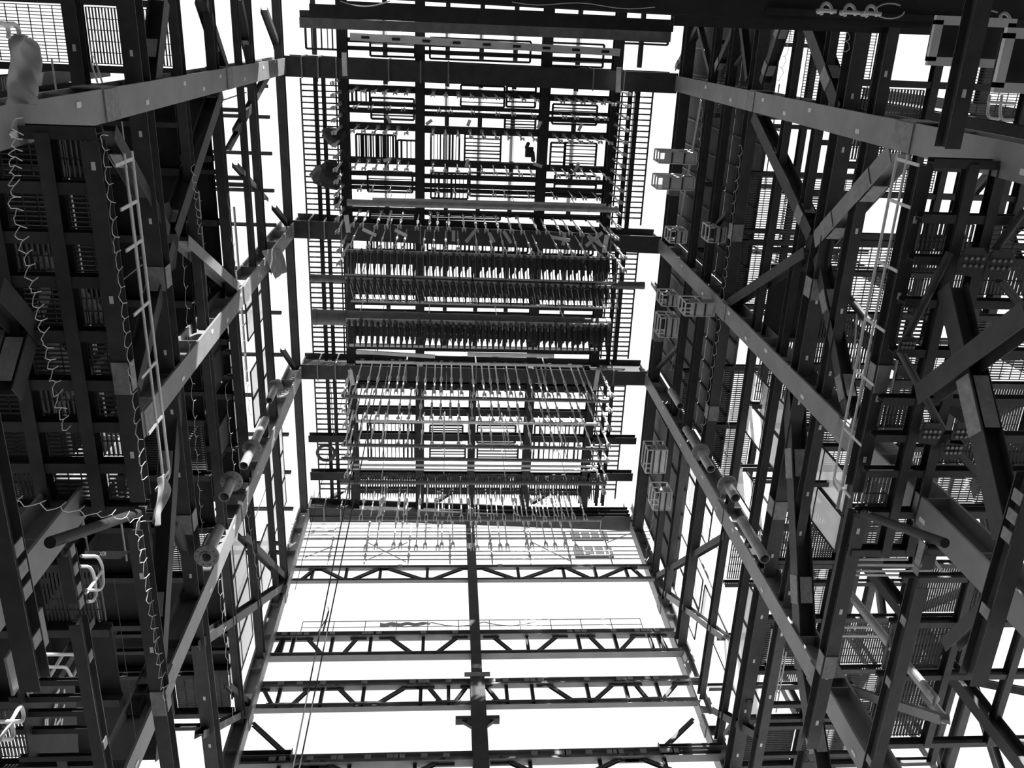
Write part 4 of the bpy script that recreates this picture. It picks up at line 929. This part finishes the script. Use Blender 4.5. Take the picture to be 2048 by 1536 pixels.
# ------------------------------------------------------------------ tarpaulins
def tarp(pts, X, lab, thick=.5):
    """outline as rows of (left, right) pixels, crumpled in depth"""
    m = MB(); n = 15; rows = []
    for i, (a, b) in enumerate(pts):
        P, Q = on_x(a[0], a[1], X), on_x(b[0], b[1], X); r = []
        for j in range(n):
            t = j/(n - 1); v = P.lerp(Q, t); v = v + V((thick*.7*(math.sin(t*6 + i*.9)*.4 + math.sin(t*15 - i*2.3)*.3 + .4*math.sin(math.pi*t)), 0, .15*math.sin(i*2.1 + t*5))); r.append(len(m.v)); m.v.append(v)
        rows.append(r)
    for a, b in zip(rows[:-1], rows[1:]):
        for j in range(n - 1): m.f.append((a[j], a[j+1], b[j+1], b[j]))
    o = tag(m.build('tarpaulin', 'tarp'), lab, 'tarpaulin')
    s = o.modifiers.new('thick', 'SOLIDIFY'); s.thickness = .03; u = o.modifiers.new('smooth', 'SUBSURF'); u.levels = u.render_levels = 2
    for f in o.data.polygons: f.use_smooth = True
tarp((((22, 70), (42, 68)), ((2, 82), (70, 82)), ((6, 110), (73, 118)), ((14, 140), (70, 150)), ((14, 170), (62, 172)), ((26, 195), (68, 195)), ((22, 212), (60, 206))), -9.6, 'crumpled pale tarpaulin hanging at the upper left edge', .5)
tarp((((310, 955), (328, 945)), ((312, 975), (340, 980)), ((308, 1000), (335, 992)), ((305, 1020), (318, 1015)), ((306, 1050), (312, 1048))), WXL + .1, 'torn pale sheet at the end of the left handrail', .25)
tarp((((520, 500), (560, 495)), ((530, 520), (568, 516)), ((548, 560), (572, 545))), XL + .25, 'grey sheet draped by the second left column head', .25)
# ------------------------------------------------------------------ stair treads with painted characters, lower left
ZS = 19.3
for i, py in enumerate((1364, 1397, 1426, 1461, 1516)):
    p, q = on_z((48, 20, 40, 30, 40)[i], py, ZS), on_z((165, 172, 178, 186, 190)[i], py, ZS)
    member('stair_bearer', f'dark bearer bar behind the painted characters, {ORD[i]} down', 'bar', (p.x, p.y, ZS), (q.x, p.y, ZS), .14, .17, m='dark')
def upright(pts, X, name, lab):
    m = MB(); n = len(pts); P = [on_x(c[0], c[1], X) for c in pts]
    m.v = P + [v - V((.05, 0, 0)) for v in P]; m.f = [tuple(range(n)), tuple(reversed(range(n, 2*n)))] + [(i, (i+1) % n, n + (i+1) % n, n + i) for i in range(n)]
    return tag(m.build(name, 'dark'), lab, 'sign')
board = upright(((36, 1372), (150, 1370), (158, 1512), (60, 1514)), -10.9, 'sign_board', 'dark panel with white painted characters behind the bearer bars')
def strokes(lst, parent, X, w_):
    for ch in lst:
        mb = MB()
        for a, b in ch:
            mb.box(on_x(a[0], a[1], X), on_x(b[0], b[1], X), .012, w_, V((1, 0, 0)).cross(on_x(b[0], b[1], X) - on_x(a[0], a[1], X)))
        mb.build('painted_character', 'letter', parent)
strokes(([((53.5, 1379), (58, 1393)), ((58, 1393), (67.5, 1379))], [((119, 1379), (110.5, 1393))], [((126, 1391.5), (130, 1391.5)), ((128.5, 1379), (129, 1391))], [((106.5, 1421), (115.5, 1409)), ((110, 1409), (114, 1421))], [((129, 1409), (126, 1421))],
          [((91, 1438), (91, 1452)), ((95, 1437), (95, 1452))], [((112, 1437), (109, 1452)), ((125, 1437), (122.5, 1452)), ((113, 1451), (121, 1438))]), board, -10.84, .1)
b2 = upright(((170, 1102), (262, 1102), (240, 1118), (168, 1118)), -11.2, 'sign_plate', 'dark plate with pale small characters above the loop rails')
strokes(([((199, 1103.5), (204, 1111)), ((204, 1103.5), (199, 1111))], [((205.2, 1104), (205.2, 1110)), ((208, 1104), (208, 1110)), ((205.2, 1104), (208, 1104)), ((205.2, 1110), (208, 1110))], [((209.5, 1103.5), (209.5, 1111)), ((209.5, 1103.5), (211.5, 1105)), ((211.5, 1109), (209.5, 1111)), ((209.5, 1107), (211.5, 1107))]), b2, -11.18, .022)
# big bracketed plate at lower left
p = on_x(55, 1300, -10.2); m = MB(); m.cuboid(p, .06, 1.1, 2.0); tag(m.build('bracket_plate', 'column'), 'stained hanging plate under the lower left beam end', 'plate')
